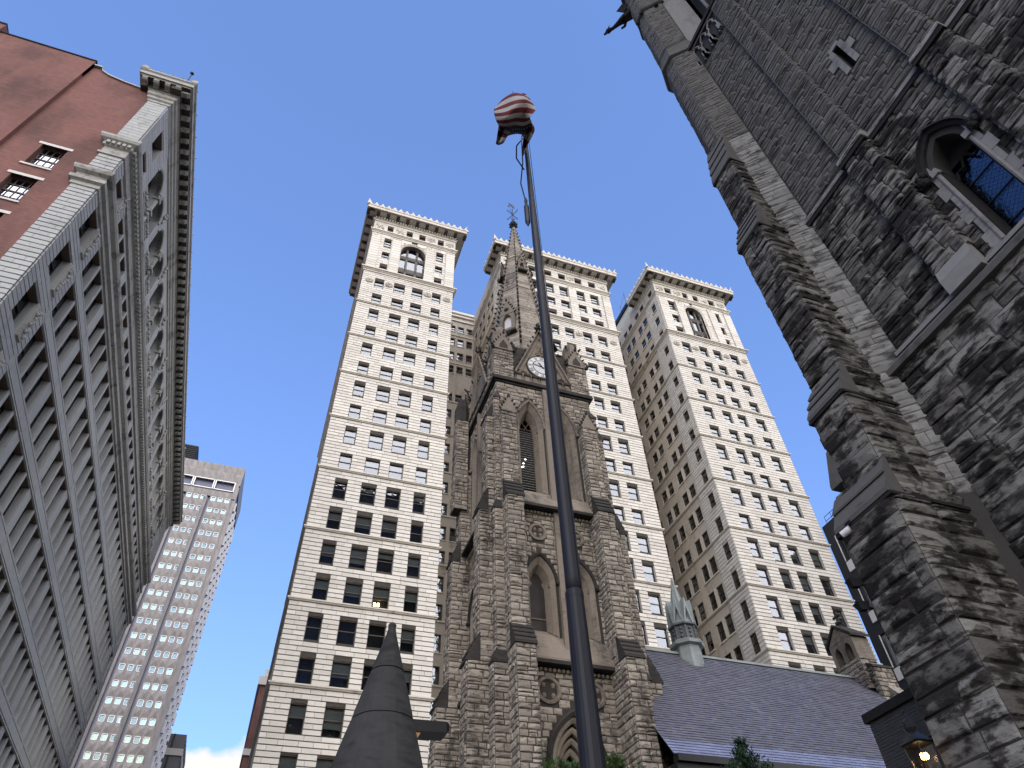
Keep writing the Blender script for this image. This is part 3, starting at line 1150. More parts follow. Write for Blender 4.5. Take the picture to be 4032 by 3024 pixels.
def carved(name, fr, u, v, w, h, seed, round_=False):
    key = (name, round(w, 1), round(h, 1), seed)
    if key not in carve_cache:
        g = random.Random(seed)
        L = Fr((0, 0, 0), (1, 0, 0))
        mb = MB()
        if round_:
            mb.prism(L, [(w / 2 * math.cos(a), h / 2 * math.sin(a)) for a in [2 * PI * i / 14 for i in range(14)]], -.02, .1)
            for i in range(11):
                a = 2 * PI * i / 11
                mb.blob((w * .36 * math.cos(a), -.12, h * .36 * math.sin(a)), .11)
            mb.blob((0, -.16, 0), .2)
        else:
            mb.fbox(L, -w / 2, w / 2, -h / 2, h / 2, -.02, .05)
            for i in range(int(10 + 6 * w * h)):
                mb.blob((g.uniform(-.42, .42) * w, -.07 - g.uniform(0, .05), g.uniform(-.4, .4) * h), g.uniform(.08, .17), 5)
        carve_cache[key] = mb.mesh(name, M['limestone_trim'])
    link_mesh(name, carve_cache[key], OB, fr.p(u, v, 0.02), math.atan2(fr.u[1], fr.u[0]))


for y, x0, x1, att, big in ((57.0, 0.5, 13.5, (1.5, 4.6, 9.6, 12.6), (1.55, 4.3, 9.8, 12.6)), (57.0, 21.1, 40.0, (22.2, 25.2, 28.0, 33.2, 38.9), (22.4, 25.2, 33.2, 38.9)),
                            (54.1, 47.3, 61.25, (48.3, 51.65, 56.8, 60.2), (48.2, 51.5, 57.0, 60.3))):
    fr = face_south(y)
    for u in att:
        carved('carved_panel', fr, u, 95.1, 1.3, 1.5, int(u) % 3)
    for u in big:
        carved('cartouche', fr, u, 80.9, 1.15, 1.0, 1, True)
    for u in ((x0 + .75, x0 + 3.9, x1 - 3.9, x1 - .75) if x1 - x0 < 15 else (x0 + .75, 27.9, 33.2, x1 - .75)):
        carved('capital', fr, u, 92.6, 1.5, .75, 7 + int(u) % 2)
        s = MB()
        s.fbox(fr, u - .62, u + .62, Z_BIG + .45, 92.2, 0.0, .16)
        for k in range(14):
            s.fbox(fr, u - .66, u + .66, Z_BIG + .5 + .62 * k, Z_BIG + 1.06 + .62 * k, 0.05, .2)
        s.build('pilaster', M['limestone'], OB)
# penthouse behind the right-hand cornice
ph = MB()
ph.box(47.6, 60.9, 60.6, 72.0, 98.4, 101.0)
ph.build('penthouse_wall', plain_mat("pale_green_render", (0.48, 0.50, 0.44), 0.8), OB)
ph = MB()
ph.box(47.3, 61.2, 60.4, 72.3, 101.0, 101.9)
ph.build('penthouse_roof', M['dark_metal'], OB)
ms = MB()
ms.tube([(48.0, 63.5, 101.8), (48.0, 63.5, 106.5)], .04, 5)
ms.tube([(48.3, 66.0, 101.8), (48.3, 66.0, 105.5)], .04, 5)
ms.tube([(48.0, 63.5, 106.0), (48.3, 66.0, 105.0)], .02, 4)
ms.build('roof_mast', M['dark_metal'], OB)
wl_ = MB()
for dx in (-.17, .17):
    wl_.box(8.1 + dx - .1, 8.1 + dx + .1, 57.72, 57.8, 33.2, 33.5)
wl_.build('ceiling_lamp', emit_mat("warm_lamp", (1.0, .62, .3), 9.0), OB)
o_st.finish(OB)
o_win.finish(OB)
# ------------------------------------------------------------------ grey granite and red brick building on the left
LB = thing('bank_building', 'grey stone office building with red brick side wall and deep bracketed cornice on the left', 'building', (-18, 40, 0))
XL, YC, YE = -15.2, 25.0, 78.2
fe = face_east(XL)
l_wall, l_rev, l_room, l_belt, l_head, l_gap = MB(), MB(), MB(), MB(), MB(), MB()
l_win = Windows(M['bronze'], M['glass_dark'], M['blind'], 0.3)
l_st = Masonry(M['granite'], FLAT)
HEADS = [8.15, 11.9, 15.65, 19.4, 23.15, 26.9, 30.65, 34.42, 38.0]
G0, GP = 28.95, 5.17
GW = [(0.0, 1.26), (1.52, 2.78), (3.04, 4.30)]
NG = 9
holes = []
for hd in HEADS + [41.75]:
    sill = hd - 2.75 if hd < 40 else 39.95
    for g in range(NG):
        for a, b in GW:
            u = G0 + g * GP
            holes.append((u + a, u + b, sill, hd))
            l_win.add(fe, u + a, u + b, sill, hd, 0.40, kind='sash', blind=0.3 if rnd.random() < .25 else 0)
    holes.append((26.0, 27.5, sill + .35, hd))
    l_win.add(fe, 26.0, 27.5, sill + .35, hd, 0.42)
    holes.append((75.9, 77.3, sill + .35, hd))
arches = []
for g in range(NG):
    for a in (-0.02, 2.30):
        u = G0 + g * GP + a
        arches.append((u, u + 2.02))
        holes.append((u + .25, u + 1.77, 44.25, 45.35))
        l_win.add(fe, u + .25, u + 1.77, 44.25, 45.35, 0.5, kind='plain')
AV0, AVS = 46.25, 48.2
for va, vb in ((44.2, 45.85), (47.1, 49.15)):
    holes.append((26.2, 27.75, va, vb))
    l_win.add(fe, 26.2, 27.75, va, vb, 0.5)
grid = holes + [(a, b, AV0, AVS + .5 * (b - a)) for a, b in arches]
wall_grid(l_wall, fe, YC, YE, 0, 50.6, grid, 0.55, reveal=l_rev)
for a, b in arches:
    pr = arch_profile(a, b, AVS, 'round', 12)
    arch_fill(l_wall, fe, pr, AVS + .5 * (b - a), 0.85)
    rg = MB()
    arch_ring(rg, fe, a, b, AV0, AVS, 'round', 1, .2, 0, .12, 12, False, [(0, -.3), (0, .05), (.09, .1), (.2, .1), (.2, 0)])
    rg.build('arch_moulding', M['granite_trim'], LB)
    f, gl = MB(), MB()
    c = .5 * (a + b)
    f.fbox(fe, c - .05, c + .05, AV0, AVS + .9, -.7, -.58)
    f.fbox(fe, a, b, AVS - .1, AVS + .02, -.7, -.6)
    gl.prism(fe, [(a, AV0), (b, AV0)] + pr[::-1], -.74, -.70)
    fo = f.build('arched_window', M['bronze'], LB)
    gl.build('pane', M['glass_dark'], fo)
for g in range(NG):
    c = G0 + g * GP + 2.15
    q = MB()
    q.rings([[fe.p(c + .17 * math.cos(t), z, .02 + .17 * math.sin(t)) for t in [2 * PI * i / 8 for i in range(8)]] for z in (44.3, 46.2, 47.9)])
    for z in (46.0, 47.75):
        q.fbox(fe, c - .26, c + .26, z, z + .22, -.1, .28)
    for z in (45.6, 48.0, 48.35):
        for d in (-.2, 0, .2):
            q.blob(fe.p(c + d, z, .12), .16, 5)
    q.build('half_column', M['granite_trim'], LB)
    for a in (1.0, 3.3):
        q = MB()
        q.fbox(fe, G0 + g * GP + a - .85, G0 + g * GP + a + .85, 45.42, 46.2, -.12, .03)
        for k in range(9):
            q.blob(fe.p(G0 + g * GP + a - .7 + .175 * k, 45.8 + .12 * math.sin(k * 2), .04), .13, 5)
        q.build('carved_panel', M['granite_trim'], LB)
    q = MB()
    for k in range(7):
        q.blob(fe.p(G0 + g * GP + 4.75 + rnd.uniform(-.2, .2), 49.0 + k * .17, .06), .16, 5)
    q.build('carved_drop', M['granite_trim'], LB)
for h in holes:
    l_head.fbox(fe, h[0] + .002, h[1] - .002, h[3] - .05, h[3] - .002, -.5, -.03)  # thin dark brown strip under each head
l_room.quad(fe.p(YC + .3, 0, -1.5), fe.p(YE - .3, 0, -1.5), fe.p(YE - .3, 50, -1.5), fe.p(YC + .3, 50, -1.5))
# spandrel belts: three strips with dark-backed grooves, broken at every bay
for hd in HEADS:
    if hd > 37.5:
        continue
    for g in range(NG):
        u0 = G0 + g * GP - .45
        for z0, z1 in ((hd + .12, hd + .2), (hd + .76, hd + .84)):
            l_gap.fbox(fe, u0 + .45, u0 + GP - .03, z0, z1, -.02, .008)  # dark strip laid over the granite as painted shade of the groove
        for z0, z1, n1 in ((hd + .03, hd + .13, .06), (hd + .19, hd + .77, .07), (hd + .83, hd + .97, .07)):
            l_belt.fbox(fe, u0 + .02, u0 + GP - .02, z0, z1, -.02, n1)
            l_belt.fbox(fe, u0 + .0, u0 + .42, z0 - .015, z1 + .015, -.02, n1 + .012)
# channelled corner bay, both faces
fs = face_south(YC)
sh = [rect_hole(*h) for h in holes]
CHL = 0.375
for za, zb in ((0.0, 38.2), (39.75, 42.1), (44.0, 50.4)):
    n = max(1, round((zb - za) / CHL))
    sm = za > 43
    l_st.courses(fe, YC + .02, G0 - .08, za, zb, ((zb - za) / n,) * 2, (1.2, 2.2), (.05, .06), (.004, .012 if sm else .05), sh, bond=1)
    l_st.courses(fs, -16.5, XL - .02, za, zb, ((zb - za) / n,) * 2, (.6, 1.3), (.05, .06), (.004, .012 if sm else .055), (), bond=1)
    l_st.courses(fe, G0 + NG * GP - .3, YE - .02, za, zb, ((zb - za) / n,) * 2, (1.2, 2.2), (.05, .06), (.004, .05), sh, bond=1)
# carved aprons under the corner windows
for hd in HEADS + [41.75]:
    q = MB()
    z = hd - 2.75 + .35 if hd < 40 else 40.3
    q.fbox(fe, 27.5, 28.05, z - .1, hd - .15, 0.0, .16)
    for k in range(8):
        q.blob(fe.p(27.78 + rnd.uniform(-.12, .12), z + .2 + k * .26, .17), .14, 5)
    q.build('carved_jamb', M['granite_trim'], LB)
l_wall.build('wall', M['granite'], LB)
l_rev.build('window_reveals', M['granite'], LB, kind='stuff')
l_head.build('window_head_underside', M['reveal'], LB, kind='stuff')
l_room.build('interior_wall', M['room'], LB)
l_belt.build('spandrel_strips', M['granite'], LB, kind='stuff')
l_gap.build('spandrel_groove_shade', M['joint'], LB, kind='stuff')


def return_mould(prof):
    """moulding along the street front that returns on the stone strip of the side"""
    mb = MB()
    for (p0, z0), (p1, z1) in zip(prof[:-1], prof[1:]):
        a = [(-16.5 - p0, YC - p0, z0), (XL + p0, YC - p0, z0), (XL + p0, YE + p0, z0), (XL - 3, YE + p0, z0)]
        b = [(-16.5 - p1, YC - p1, z1), (XL + p1, YC - p1, z1), (XL + p1, YE + p1, z1), (XL - 3, YE + p1, z1)]
        for i in range(3):
            mb.quad(a[i], a[i + 1], b[i + 1], b[i])
        mb.quad((-16.5 - p0, YC, z0), a[0], b[0], (-16.5 - p1, YC, z1))
    return mb


for prof in ([(0.02, 38.15), (.12, 38.2), (.12, 38.5), (.3, 38.6), (.3, 38.9), (.14, 39.0), (.14, 39.35), (.36, 39.5), (.42, 39.7), (.42, 39.85), (0.02, 39.95)],
             [(0.02, 42.05), (.14, 42.1), (.14, 42.3), (.05, 42.4), (.05, 43.0), (.2, 43.1), (.2, 43.4), (.42, 43.55), (.5, 43.75), (.5, 43.95), (0.02, 44.05)]):
    return_mould(prof).build('string_course', M['granite_trim'], LB)
db = MB()
k = int((YE - YC) / .38)
for i in range(k):
    db.fbox(fe, YC + .38 * i, YC + .38 * i + .22, 43.12, 43.4, .1, .36)
for i in range(5):
    db.fbox(fs, -16.5 + .3 * i, -16.5 + .3 * i + .18, 43.12, 43.4, .1, .36)
db.build('bead_row', M['granite_trim'], LB, kind='stuff')
c_ = return_mould([(0.02, 50.3), (.1, 50.35), (.1, 50.6), (.2, 50.7), (.2, 51.0), (.3, 51.1), (.3, 51.5), (.42, 51.6)])
c2 = return_mould([(.42, 52.0), (1.0, 52.02), (1.0, 52.12), (1.12, 52.15), (1.12, 52.5), (1.22, 52.6), (1.22, 52.75), (.2, 52.95)])
b0 = len(c_.V)
c_.V += c2.V
c_.F += [tuple(i + b0 for i in f) for f in c2.F]
c_.K += c2.K
cob = c_.build('cornice', M['granite_trim'], LB)
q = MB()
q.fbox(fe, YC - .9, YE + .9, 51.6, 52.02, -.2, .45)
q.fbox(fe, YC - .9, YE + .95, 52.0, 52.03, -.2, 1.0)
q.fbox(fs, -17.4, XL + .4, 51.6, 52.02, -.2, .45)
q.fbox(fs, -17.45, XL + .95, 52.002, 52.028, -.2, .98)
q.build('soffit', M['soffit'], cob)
bm = MB()
L0 = Fr((0, 0, 0), (1, 0, 0))
bm.prism(Fr((-.16, 0, 0), (0, -1, 0)), [(.40, 0), (.98, 0), (.98, -.14), (.85, -.26), (.62, -.24), (.40, -.34)][::-1], -.34, 0)
brm = bm.mesh('bracket', M['granite_trim'])
am = MB()
am.blob((0, 0, .12), .15, 6, (1, .8, 1.2))
am.blob((0, -.1, .2), .08, 5)
anm = am.mesh('antefix', M['granite_trim'])
n = 62
for i in range(n):
    u = YC - .55 + (YE - YC + 1.0) * i / (n - 1)
    link_mesh('bracket', brm, cob, fe.p(u, 52.0, 0), PI / 2)
    if i % 2 == 0:
        link_mesh('antefix', anm, cob, fe.p(u, 52.7, 1.1), PI / 2)
for u in (-17.2, -16.45, -15.7, -15.0):
    link_mesh('bracket', brm, cob, fs.p(u, 52.0, 0), 0)
    link_mesh('antefix', anm, cob, fs.p(u, 52.72, 1.1), 0)
for x, y in ((XL + 1.0, YC - 1.0), (-17.5, YC - 1.0)):
    q = MB()
    q.rings([[(x - .25, y - .25, 52.7), (x + .25, y - .25, 52.7), (x + .25, y + .25, 52.7), (x - .25, y + .25, 52.7)],
             [(x - .1, y - .25, 53.15), (x + .2, y - .2, 53.15), (x + .1, y + .1, 53.1), (x - .1, y + .1, 53.1)]])
    q.build('corner_ornament', M['granite_trim'], cob)
rd = MB()
rd.tube([(-15.55, 25.6, 52.7), (-15.65, 25.3, 57.3)], .045, 5)
rd.blob((-15.66, 25.28, 57.4), .16, 6, (1, 1, .7))
rd.build('lightning_rod', M['dark_metal'], LB)
# red brick side wall
M['glass_brick'] = glass_mat("blue_reflecting_glass", (0.85, 0.9, 1.0), 0.42, 0.9, 0.01, 1.2)
bw = MB()
bh = []
l_bw = Windows(M['bronze'], M['glass_brick'], M['blind'], 0.0)
for k in range(11):
    z = 39.0 - 3.7 * k
    if z < 1:
        break
    bh.append((-19.3, -17.95, z, z + 2.42))
    l_bw.add(fs, -19.3, -17.95, z, z + 2.42, .28, kind='grid')
    bh.append((-24.4, -23.0, z, z + 2.42))
    l_bw.add(fs, -24.4, -23.0, z, z + 2.42, .28, kind='grid')
wall_grid(bw, fs, -20.9, -16.5, 0, 51.0, [h for h in bh if h[0] > -20], .35)
wall_grid(bw, fs.off(.28), -26.9, -20.9, 0, 51.0, [h for h in bh if h[0] < -22], .35)
bw.quad(fs.p(-20.9, 0, .28), fs.p(-20.9, 0, 0), fs.p(-20.9, 53, 0), fs.p(-20.9, 53.0, .28))
bw.prism(fs, [(-17.3, 51.0), (-17.3, 51.75), (-18.6, 51.95), (-19.7, 52.25), (-20.25, 52.6), (-20.5, 53.0), (-20.9, 53.05), (-20.9, 51.0)][::-1], -.4, 0)
bw.fbox(fs, -17.3, -16.5, 51.0, 51.7, -.4, 0)
bw.prism(fs.off(.28), [(-20.9, 51.0), (-20.9, 53.35), (-26.9, 53.3), (-26.9, 51.0)][::-1], -.68, 0)
bw.fbox(fs, -45, -26.9, 0, 54.2, -.4, .5)
bw.quad((-45, YC + .4, 50.9), (-16, YC + .4, 50.9), (-16, YE, 50.9), (-45, YE, 50.9))
bw.quad((-45, YE, 0), (XL, YE, 0), (XL, YE, 50.9), (-45, YE, 50.9))
bw.build('brick_wall', M['brick'], LB)
q = MB()
pts = [(-17.3, 51.75), (-18.6, 51.95), (-19.7, 52.25), (-20.25, 52.6), (-20.4, 53.0)]
for (a, b), (c, d) in zip(pts[:-1], pts[1:]):
    q.prism(fs, [(a, b), (c, d), (c, d + .14), (a, b + .14)][::-1], -.45, .12)
q.fbox(fs, -20.95, -20.35, 52.95, 53.1, -.45, .2)
q.build('coping', M['granite'], LB)
q = MB()
q.fbox(fs.off(.28), -26.95, -20.85, 53.3, 53.42, -.7, .06)
q.fbox(fs.off(.5), -45, -26.9, 54.2, 54.35, -.9, .06)
q.build('coping', M['hood'], LB)
for h in bh:
    f_ = fs if h[0] > -20 else fs.off(.28)
    q = MB()
    q.fbox(f_, h[0] - .22, h[1] + .22, h[3], h[3] + .24, -.1, .04)
    q.build('lintel', M['pale_lintel'], LB)
    q = MB()
    q.fbox(f_, h[0] - .12, h[1] + .12, h[2] - .15, h[2], -.2, .08)
    q.build('sill', M['pale_lintel'], LB)
q = MB()
q.quad(fs.p(-26, 0, -1.2), fs.p(-16.8, 0, -1.2), fs.p(-16.8, 50, -1.2), fs.p(-26, 50, -1.2))
q.build('interior_wall', M['room'], LB)
l_bw.name = 'casement_window'
l_bw.finish(LB)
l_st.finish(LB)
l_win.finish(LB)

# ------------------------------------------------------------------ aluminium-clad tower farther up the street
AT = thing('metal_clad_tower', 'tall grey tower clad in folded aluminium panels with rows of small rounded windows', 'building', (-30, 170, 0))
fa = face_south(160.0)
XR, PIT = -19.05, 1.71
aw = M['white_metal']
glass_a = [glass_mat("pale_green_glass", (0.62, 0.85, 0.82), 0.2, 0.4, 0.004, 1.0), glass_mat("blue_green_glass", (0.45, 0.62, 0.68), 0.16, 0.4, 0.004, 1.0)]
room_a = [plain_mat("green_tinted_room", (0.30, 0.44, 0.42), 0.8, vary=.3), plain_mat("dim_blue_room", (0.10, 0.15, 0.17), 0.8, vary=.3)]


def rrect(w, h, r, n=3):
    pts = []
    for cx, cz, a0 in ((w / 2 - r, -h / 2 + r, -90), (w / 2 - r, h / 2 - r, 0), (-w / 2 + r, h / 2 - r, 90), (-w / 2 + r, -h / 2 + r, 180)):
        for i in range(n + 1):
            a = R(a0 + 90 * i / n)
            pts.append((cx + r * math.cos(a), cz + r * math.sin(a)))
    return pts


L0 = Fr((0, 0, 0), (1, 0, 0))
# shared pieces: folded panel, window ring, pane
FH = 3.46


def folded_panel(seed):
    g = random.Random(seed)
    w, h0, h1 = PIT / 2, -1.95, 0.0              # the panel hangs below its window
    px, pz = g.uniform(-.25, .25), g.uniform(-1.2, -.8)
    mb = MB()
    P = L0.p
    c = [(-w, h0), (w, h0), (w, h1), (-w, h1)]
    mid = P(px, pz, .24)
    for i in range(4):
        a, b = c[i], c[(i + 1) % 4]
        mb.add([P(a[0], a[1], .02), P(b[0], b[1], .02), mid], [(0, 1, 2)])
    # cheeks beside and above the window
    for a, b, d, e in ((-w, -.57, 0, 1.51), (.57, w, 0, 1.51)):
        s = .1 if a < 0 else -.1
        mb.add([P(a, d, .02), P(b, d, .02), P(b, e, .02), P(a, e, .02), P((a + b) / 2 + s, .7, .1)], [(0, 1, 4), (1, 2, 4), (2, 3, 4), (3, 0, 4)])
    mb.quad(P(-.57, 1.34, .02), P(.57, 1.34, .02), P(.57, 1.51, .02), P(-.57, 1.51, .02))
    return mb.mesh('panel', M['alum'])


panels = [folded_panel(i) for i in range(4)]
ring = MB()
ro, ri = rrect(1.16, 1.36, .26), rrect(.94, 1.14, .2)
m = len(ro)
vs_ = [L0.p(a, b + .67, .03) for a, b in ro] + [L0.p(a, b + .67, .09) for a, b in ro] + [L0.p(a, b + .67, .09) for a, b in ri] + [L0.p(a, b + .67, -.12) for a, b in ri]
ring.add(vs_, [(k * m + i, k * m + (i + 1) % m, (k + 1) * m + (i + 1) % m, (k + 1) * m + i) for k in range(3) for i in range(m)])
ring_me = ring.mesh('window', aw)
pane_me = []
for k in (0, 1):
    p_ = MB()
    p_.prism(L0, [(a, b + .67) for a, b in ri], -.1, -.09)
    pane_me.append(p_.mesh('pane', glass_a[k]))
back = [MB(), MB()]
grp = [0, 1, 2]
n_win = 0
rest_p = MB()
for r_ in range(30):
    zt = 1.6 + 160 * .698 - FH * r_
    if zt < 8:
        break
    for g in range(5):
        for j in range(3):
            xc = XR - .58 - PIT * j - g * 5.95
            z0 = zt - 1.36
            k = rnd.choice((0, 0, 0, 1, 1)) if r_ != 3 else 1
            back[k].quad((xc - .6, 160.35, z0), (xc + .6, 160.35, z0), (xc + .6, 160.35, z0 + 1.36), (xc - .6, 160.35, z0 + 1.36))
            if g < 4 and r_ < 25:
                link_mesh('panel', panels[rnd.randrange(4)], AT, (xc, 160.0, z0))
                w_ = link_mesh('window', ring_me, AT, (xc, 160.0, z0))
                q = bpy.data.objects.new('pane', pane_me[k])
                COL.objects.link(q)
                q.parent = w_
            else:
                for src, mm in ((panels[0], 0),):
                    rest_p.add([(xc + v.co.x, 160 + v.co.y, z0 + v.co.z) for v in src.vertices], [tuple(p.vertices) for p in src.polygons])
    # piers between the groups
for g in range(6):
    x = XR + .45 - 5.95 * g
    pb = MB()
    pb.add([(x - .95 if g else x - .2, 160.0, 0), (x - .45 if g else x + .3, 159.75, 0), (x + .05 if g else x + 1.05, 160.0, 0),
            (x - .95 if g else x - .2, 160.0, 113), (x - .45 if g else x + .3, 159.75, 113), (x + .05 if g else x + 1.05, 160.0, 113)], [(0, 1, 4, 3), (1, 2, 5, 4)])
    pb.build('pier', M['alum'], AT)
rest_p.build('panel_rows', M['alum'], AT, kind='stuff')
for k in (0, 1):
    back[k].build('interior_wall', room_a[k], AT)
# crown of the tower: large framed openings and plain folded panels
Z0, Z1 = 1.6 + 160 * .698 + .15, 124.0
cw = MB()
big = []
for i in range(6):
    b_ = -18.95 - 5.95 * i * .885
    big.append((b_ - 4.75, b_, 115.7, 118.5))
wall_grid(cw, fa, -50, -17.9, Z0, Z1, big, .9, n=.0)
for i in range(19):
    x = -18.0 - 1.71 * i
    for za, zb in ((118.9, 121.6), (121.6, 124.0), (113.5, 115.4)):
        P = fa.p
        cw.add([P(x - 1.69, za, .02), P(x, za, .02), P(x, zb, .02), P(x - 1.69, zb, .02), P(x - 1.0, (za + zb) / 2 + .3, .26)], [(0, 1, 4), (1, 2, 4), (2, 3, 4), (3, 0, 4)])
cw.build('crown_panels', M['alum'], AT, kind='stuff')
for a, b, c, d in big:
    q = MB()
    for x0, x1, z0, z1 in ((a - .15, a + .1, c - .15, d + .15), (b - .1, b + .15, c - .15, d + .15), (a, b, c - .15, c + .08), (a, b, d - .08, d + .15)):
        q.fbox(fa, x0, x1, z0, z1, -.05, .3)
    for k in (1, 2, 3):
        q.fbox(fa, a + (b - a) * k / 4 - .05, a + (b - a) * k / 4 + .05, c, d, -.85, -.75)
    q.fbox(fa, a, b, c + 1.3, c + 1.4, -.85, -.75)
    o = q.build('large_window', aw, AT)
    q = MB()
    q.quad(fa.p(a, c, -.88), fa.p(b, c, -.88), fa.p(b, d, -.88), fa.p(a, d, -.88))
    q.build('pane', glass_a[1], o)
    q = MB()
    q.quad(fa.p(a, c, -1.6), fa.p(b, c, -1.6), fa.p(b, d, -1.6), fa.p(a, d, -1.6))
    q.build('back_wall', room_a[1], o)
# east side: dark glass with white fins
fx = face_east(-17.9)
q = MB()
q.quad(fx.p(160, 0), fx.p(180, 0), fx.p(180, 124), fx.p(160, 124))
q.quad((-50, 180, 0), (-17.9, 180, 0), (-17.9, 180, 124), (-50, 180, 124))
q.quad((-50, 160, 124), (-17.9, 160, 124), (-17.9, 180, 124), (-50, 180, 124))
q.quad((-50, 160.6, 0), (-17.9, 160.6, 0), (-17.9, 160.6, 124), (-50, 160.6, 124))
q.build('wall', plain_mat("slate_blue_side_wall", (0.09, 0.10, 0.15), .35, .2, .3, .5), AT)
fin = MB()
for r_ in range(33):
    z = 114.5 - FH * r_
    if z < 4:
        break
    for y in (163.0, 166.8, 170.6, 174.4, 178.0):
        fin.fbox(fx, y, y + .8, z - 2.6, z, 0, .55)
fin.build('white_fins', plain_mat("pale_grey_fin", (0.6, 0.61, 0.63), .5), AT, kind='stuff')
q = MB()
q.fbox(fx, 160, 180, 117.5, 124, 0, .25)
q.fbox(fx, 160, 161.4, 0, 118, 0, .25)
q.build('parapet_panel', M['alum'], AT)
lv = MB()
lv.box(-46, -32.4, 166, 178, 124, 133.5)
for i in range(28):
    lv.box(-46.1, -32.3 + .1 * (i % 2), 165.8 - .1 * (i % 2), 166, 124.2 + .32 * i, 124.36 + .32 * i)
    lv.box(-32.6, -32.2, 166.2, 178, 124.2 + .32 * i, 124.36 + .32 * i)
lv.build('rooftop_louvre_house', M['dark_metal'], AT)

# dark stepped building low behind the tower
DB = thing('dark_tower_block', 'dark low building with stepped top seen under the white cloud', 'building', (-22, 210, 0))
q = MB()
q.box(-34, -15.6, 200, 222, 0, 69)
q.build('wall', plain_mat("dark_cladding", (0.07, 0.072, 0.078), .6, .2, .4, .15), DB)
for z in (64.0, 58.8, 53.5, 48.5):
    q = MB()
    q.box(-34, -15.4, 199.7, 222, z, z + 1.6)
    q.build('floor_band', M['concrete'], DB)
q = MB()
for k in range(7):
    q.box(-15.62, -15.4, 201 + 3 * k, 201.6 + 3 * k, 0, 68)
    q.box(-33 + 2.4 * k, -32.6 + 2.4 * k, 199.8, 200, 0, 69)
q.build('mullion_rows', M['dark_metal'], DB, kind='stuff')

# brick building just showing past the office building
BB = thing('brick_building', 'red brick building peeping out past the left edge of the limestone tower', 'building', (5, 110, 0))
q = MB()
q.box(-.45, 14, 103, 130, 0, 44.2)
q.build('wall', M['brick'], BB)
for z0, z1, d in ((43.6, 44.8, .35), (44.8, 46.0, -.3), (34.4, 35.2, .22), (24.5, 25.2, .22)):
    q = MB()
    q.box(-.45 - d, 14, 103 - d, 130, z0, z1)
    q.build('stone_band', M['pale_lintel'], BB)
q = MB()
for k in range(8):
    for z in (8, 13, 18, 28, 38):
        q.box(-.5, -.3, 104 + 3 * k, 105.5 + 3 * k, z, z + 2.6)
q.build('window_rows', M['bronze'], BB, kind='stuff')
# ------------------------------------------------------------------ shared church pieces
class Church:
    def __init__(self, root, stone, joint, cap, trim, ch, ln, p, gap, rough=True):
        self.root, self.cap, self.trim = root, cap, trim
        self.st = Masonry(stone, ROUGH if rough else FLAT)
        self.j = MB()
        self.jm = joint
        self.kw = dict(ch=ch, ln=ln, p=p, gap=gap)

    def clad(self, x0, x1, y0, y1, z0, z1, faces='SWE', holes=None, **kw):
        k = dict(self.kw)
        k.update(kw)
        self.j.box(x0, x1, y0, y1, z0, z1)
        for f in faces:
            if f == 'S':
                self.st.courses(face_south(y0), x0, x1, z0, z1, **k)
            elif f == 'W':
                self.st.courses(face_west(x0, y1), 0, y1 - y0, z0, z1, **k)
            elif f == 'E':
                self.st.courses(face_east(x1), y0, y1, z0, z1, **k)
            elif f == 'N':
                self.st.courses(face_north(y1), -x1, -x0, z0, z1, **k)

    def weathering(self, d, a0, a1, p0, p1, zb, zc, steps=3, over=.1, name='weathering', dark=True):
        """sloped coping on a buttress. d: direction letter; a0..a1 span across; p0 outer face, p1 upper face (absolute coordinate)"""
        s = {'S': -1, 'W': -1, 'N': 1, 'E': 1}[d]
        prof = [(p1 + s * -.05, zb - .02), (p0 + s * over, zb - .02), (p0 + s * over, zb + .1)]
        for i in range(steps):
            t0, t1 = i / steps, (i + 1) / steps
            q0, q1 = p0 + s * over + (p1 - p0 - s * over) * t0, p0 + s * over + (p1 - p0 - s * over) * t1
            z0, z1 = zb + .1 + (zc - zb - .1) * t0, zb + .1 + (zc - zb - .1) * t1
            prof.append((q1 + s * .0, z1 - .05))
            if i < steps - 1:
                prof.append((q1 + s * .05, z1 - .06))
                prof.append((q1 + s * .05, z1))
        prof.append((p1 + s * -.05, zc))
        mb = MB()
        w0, w1 = a0 - .05, a1 + .05
        if d in 'SN':
            vs = [(w0, q, z) for q, z in prof] + [(w1, q, z) for q, z in prof]
        else:
            vs = [(q, w0, z) for q, z in prof] + [(q, w1, z) for q, z in prof]
        m = len(prof)
        fs = [tuple(range(m)), tuple(range(2 * m - 1, m - 1, -1))] + [(i, (i + 1) % m, m + (i + 1) % m, m + i) for i in range(m)]
        mb.add(vs, fs)
        mb.build(name, self.cap, self.root)

    def finish(self, limit=290):
        self.j.build('wall', self.jm, self.root)
        self.st.finish(self.root, limit=limit)


def fix_normals(o):
    import bmesh
    bm = bmesh.new()
    bm.from_mesh(o.data)
    bmesh.ops.recalc_face_normals(bm, faces=bm.faces)
    bm.to_mesh(o.data)
    bm.free()
    return o


def crocket(mb, c, d, s):
    c, d = np.array(c, float), np.array(d, float)
    mb.blob(c + d * s * .55, s * .62, 5)
    mb.blob(c + d * s * 1.15 + np.array((0, 0, s * .3)), s * .45, 5)


# ------------------------------------------------------------------ sandstone cathedral with spire
TR = thing('cathedral', 'grey sandstone gothic church with tall crocketed spire, clock gable and slate roof', 'church', (12.5, 30.1, 0))
T = Church(TR, M['trinity'], M['trinity_joint'], M['trinity_cap'], M['trinity_trim'], (.20, .36), (.3, .75), (.03, .08), (.03, .03))
BX0, BX1, BY0, BY1 = 9.4, 15.6, 27.0, 33.2
AX, AY = 12.5, 30.1
S_ = face_south(BY0)
W_ = face_west(BX0, BY1)
t_dark = plain_mat("dark_opening_fill", (0.018, 0.018, 0.02), .9)  # near-black fill; the shade of openings and recesses put into the colour
t_louv = plain_mat("grey_louvre_slat", (0.30, 0.29, 0.28), .7)


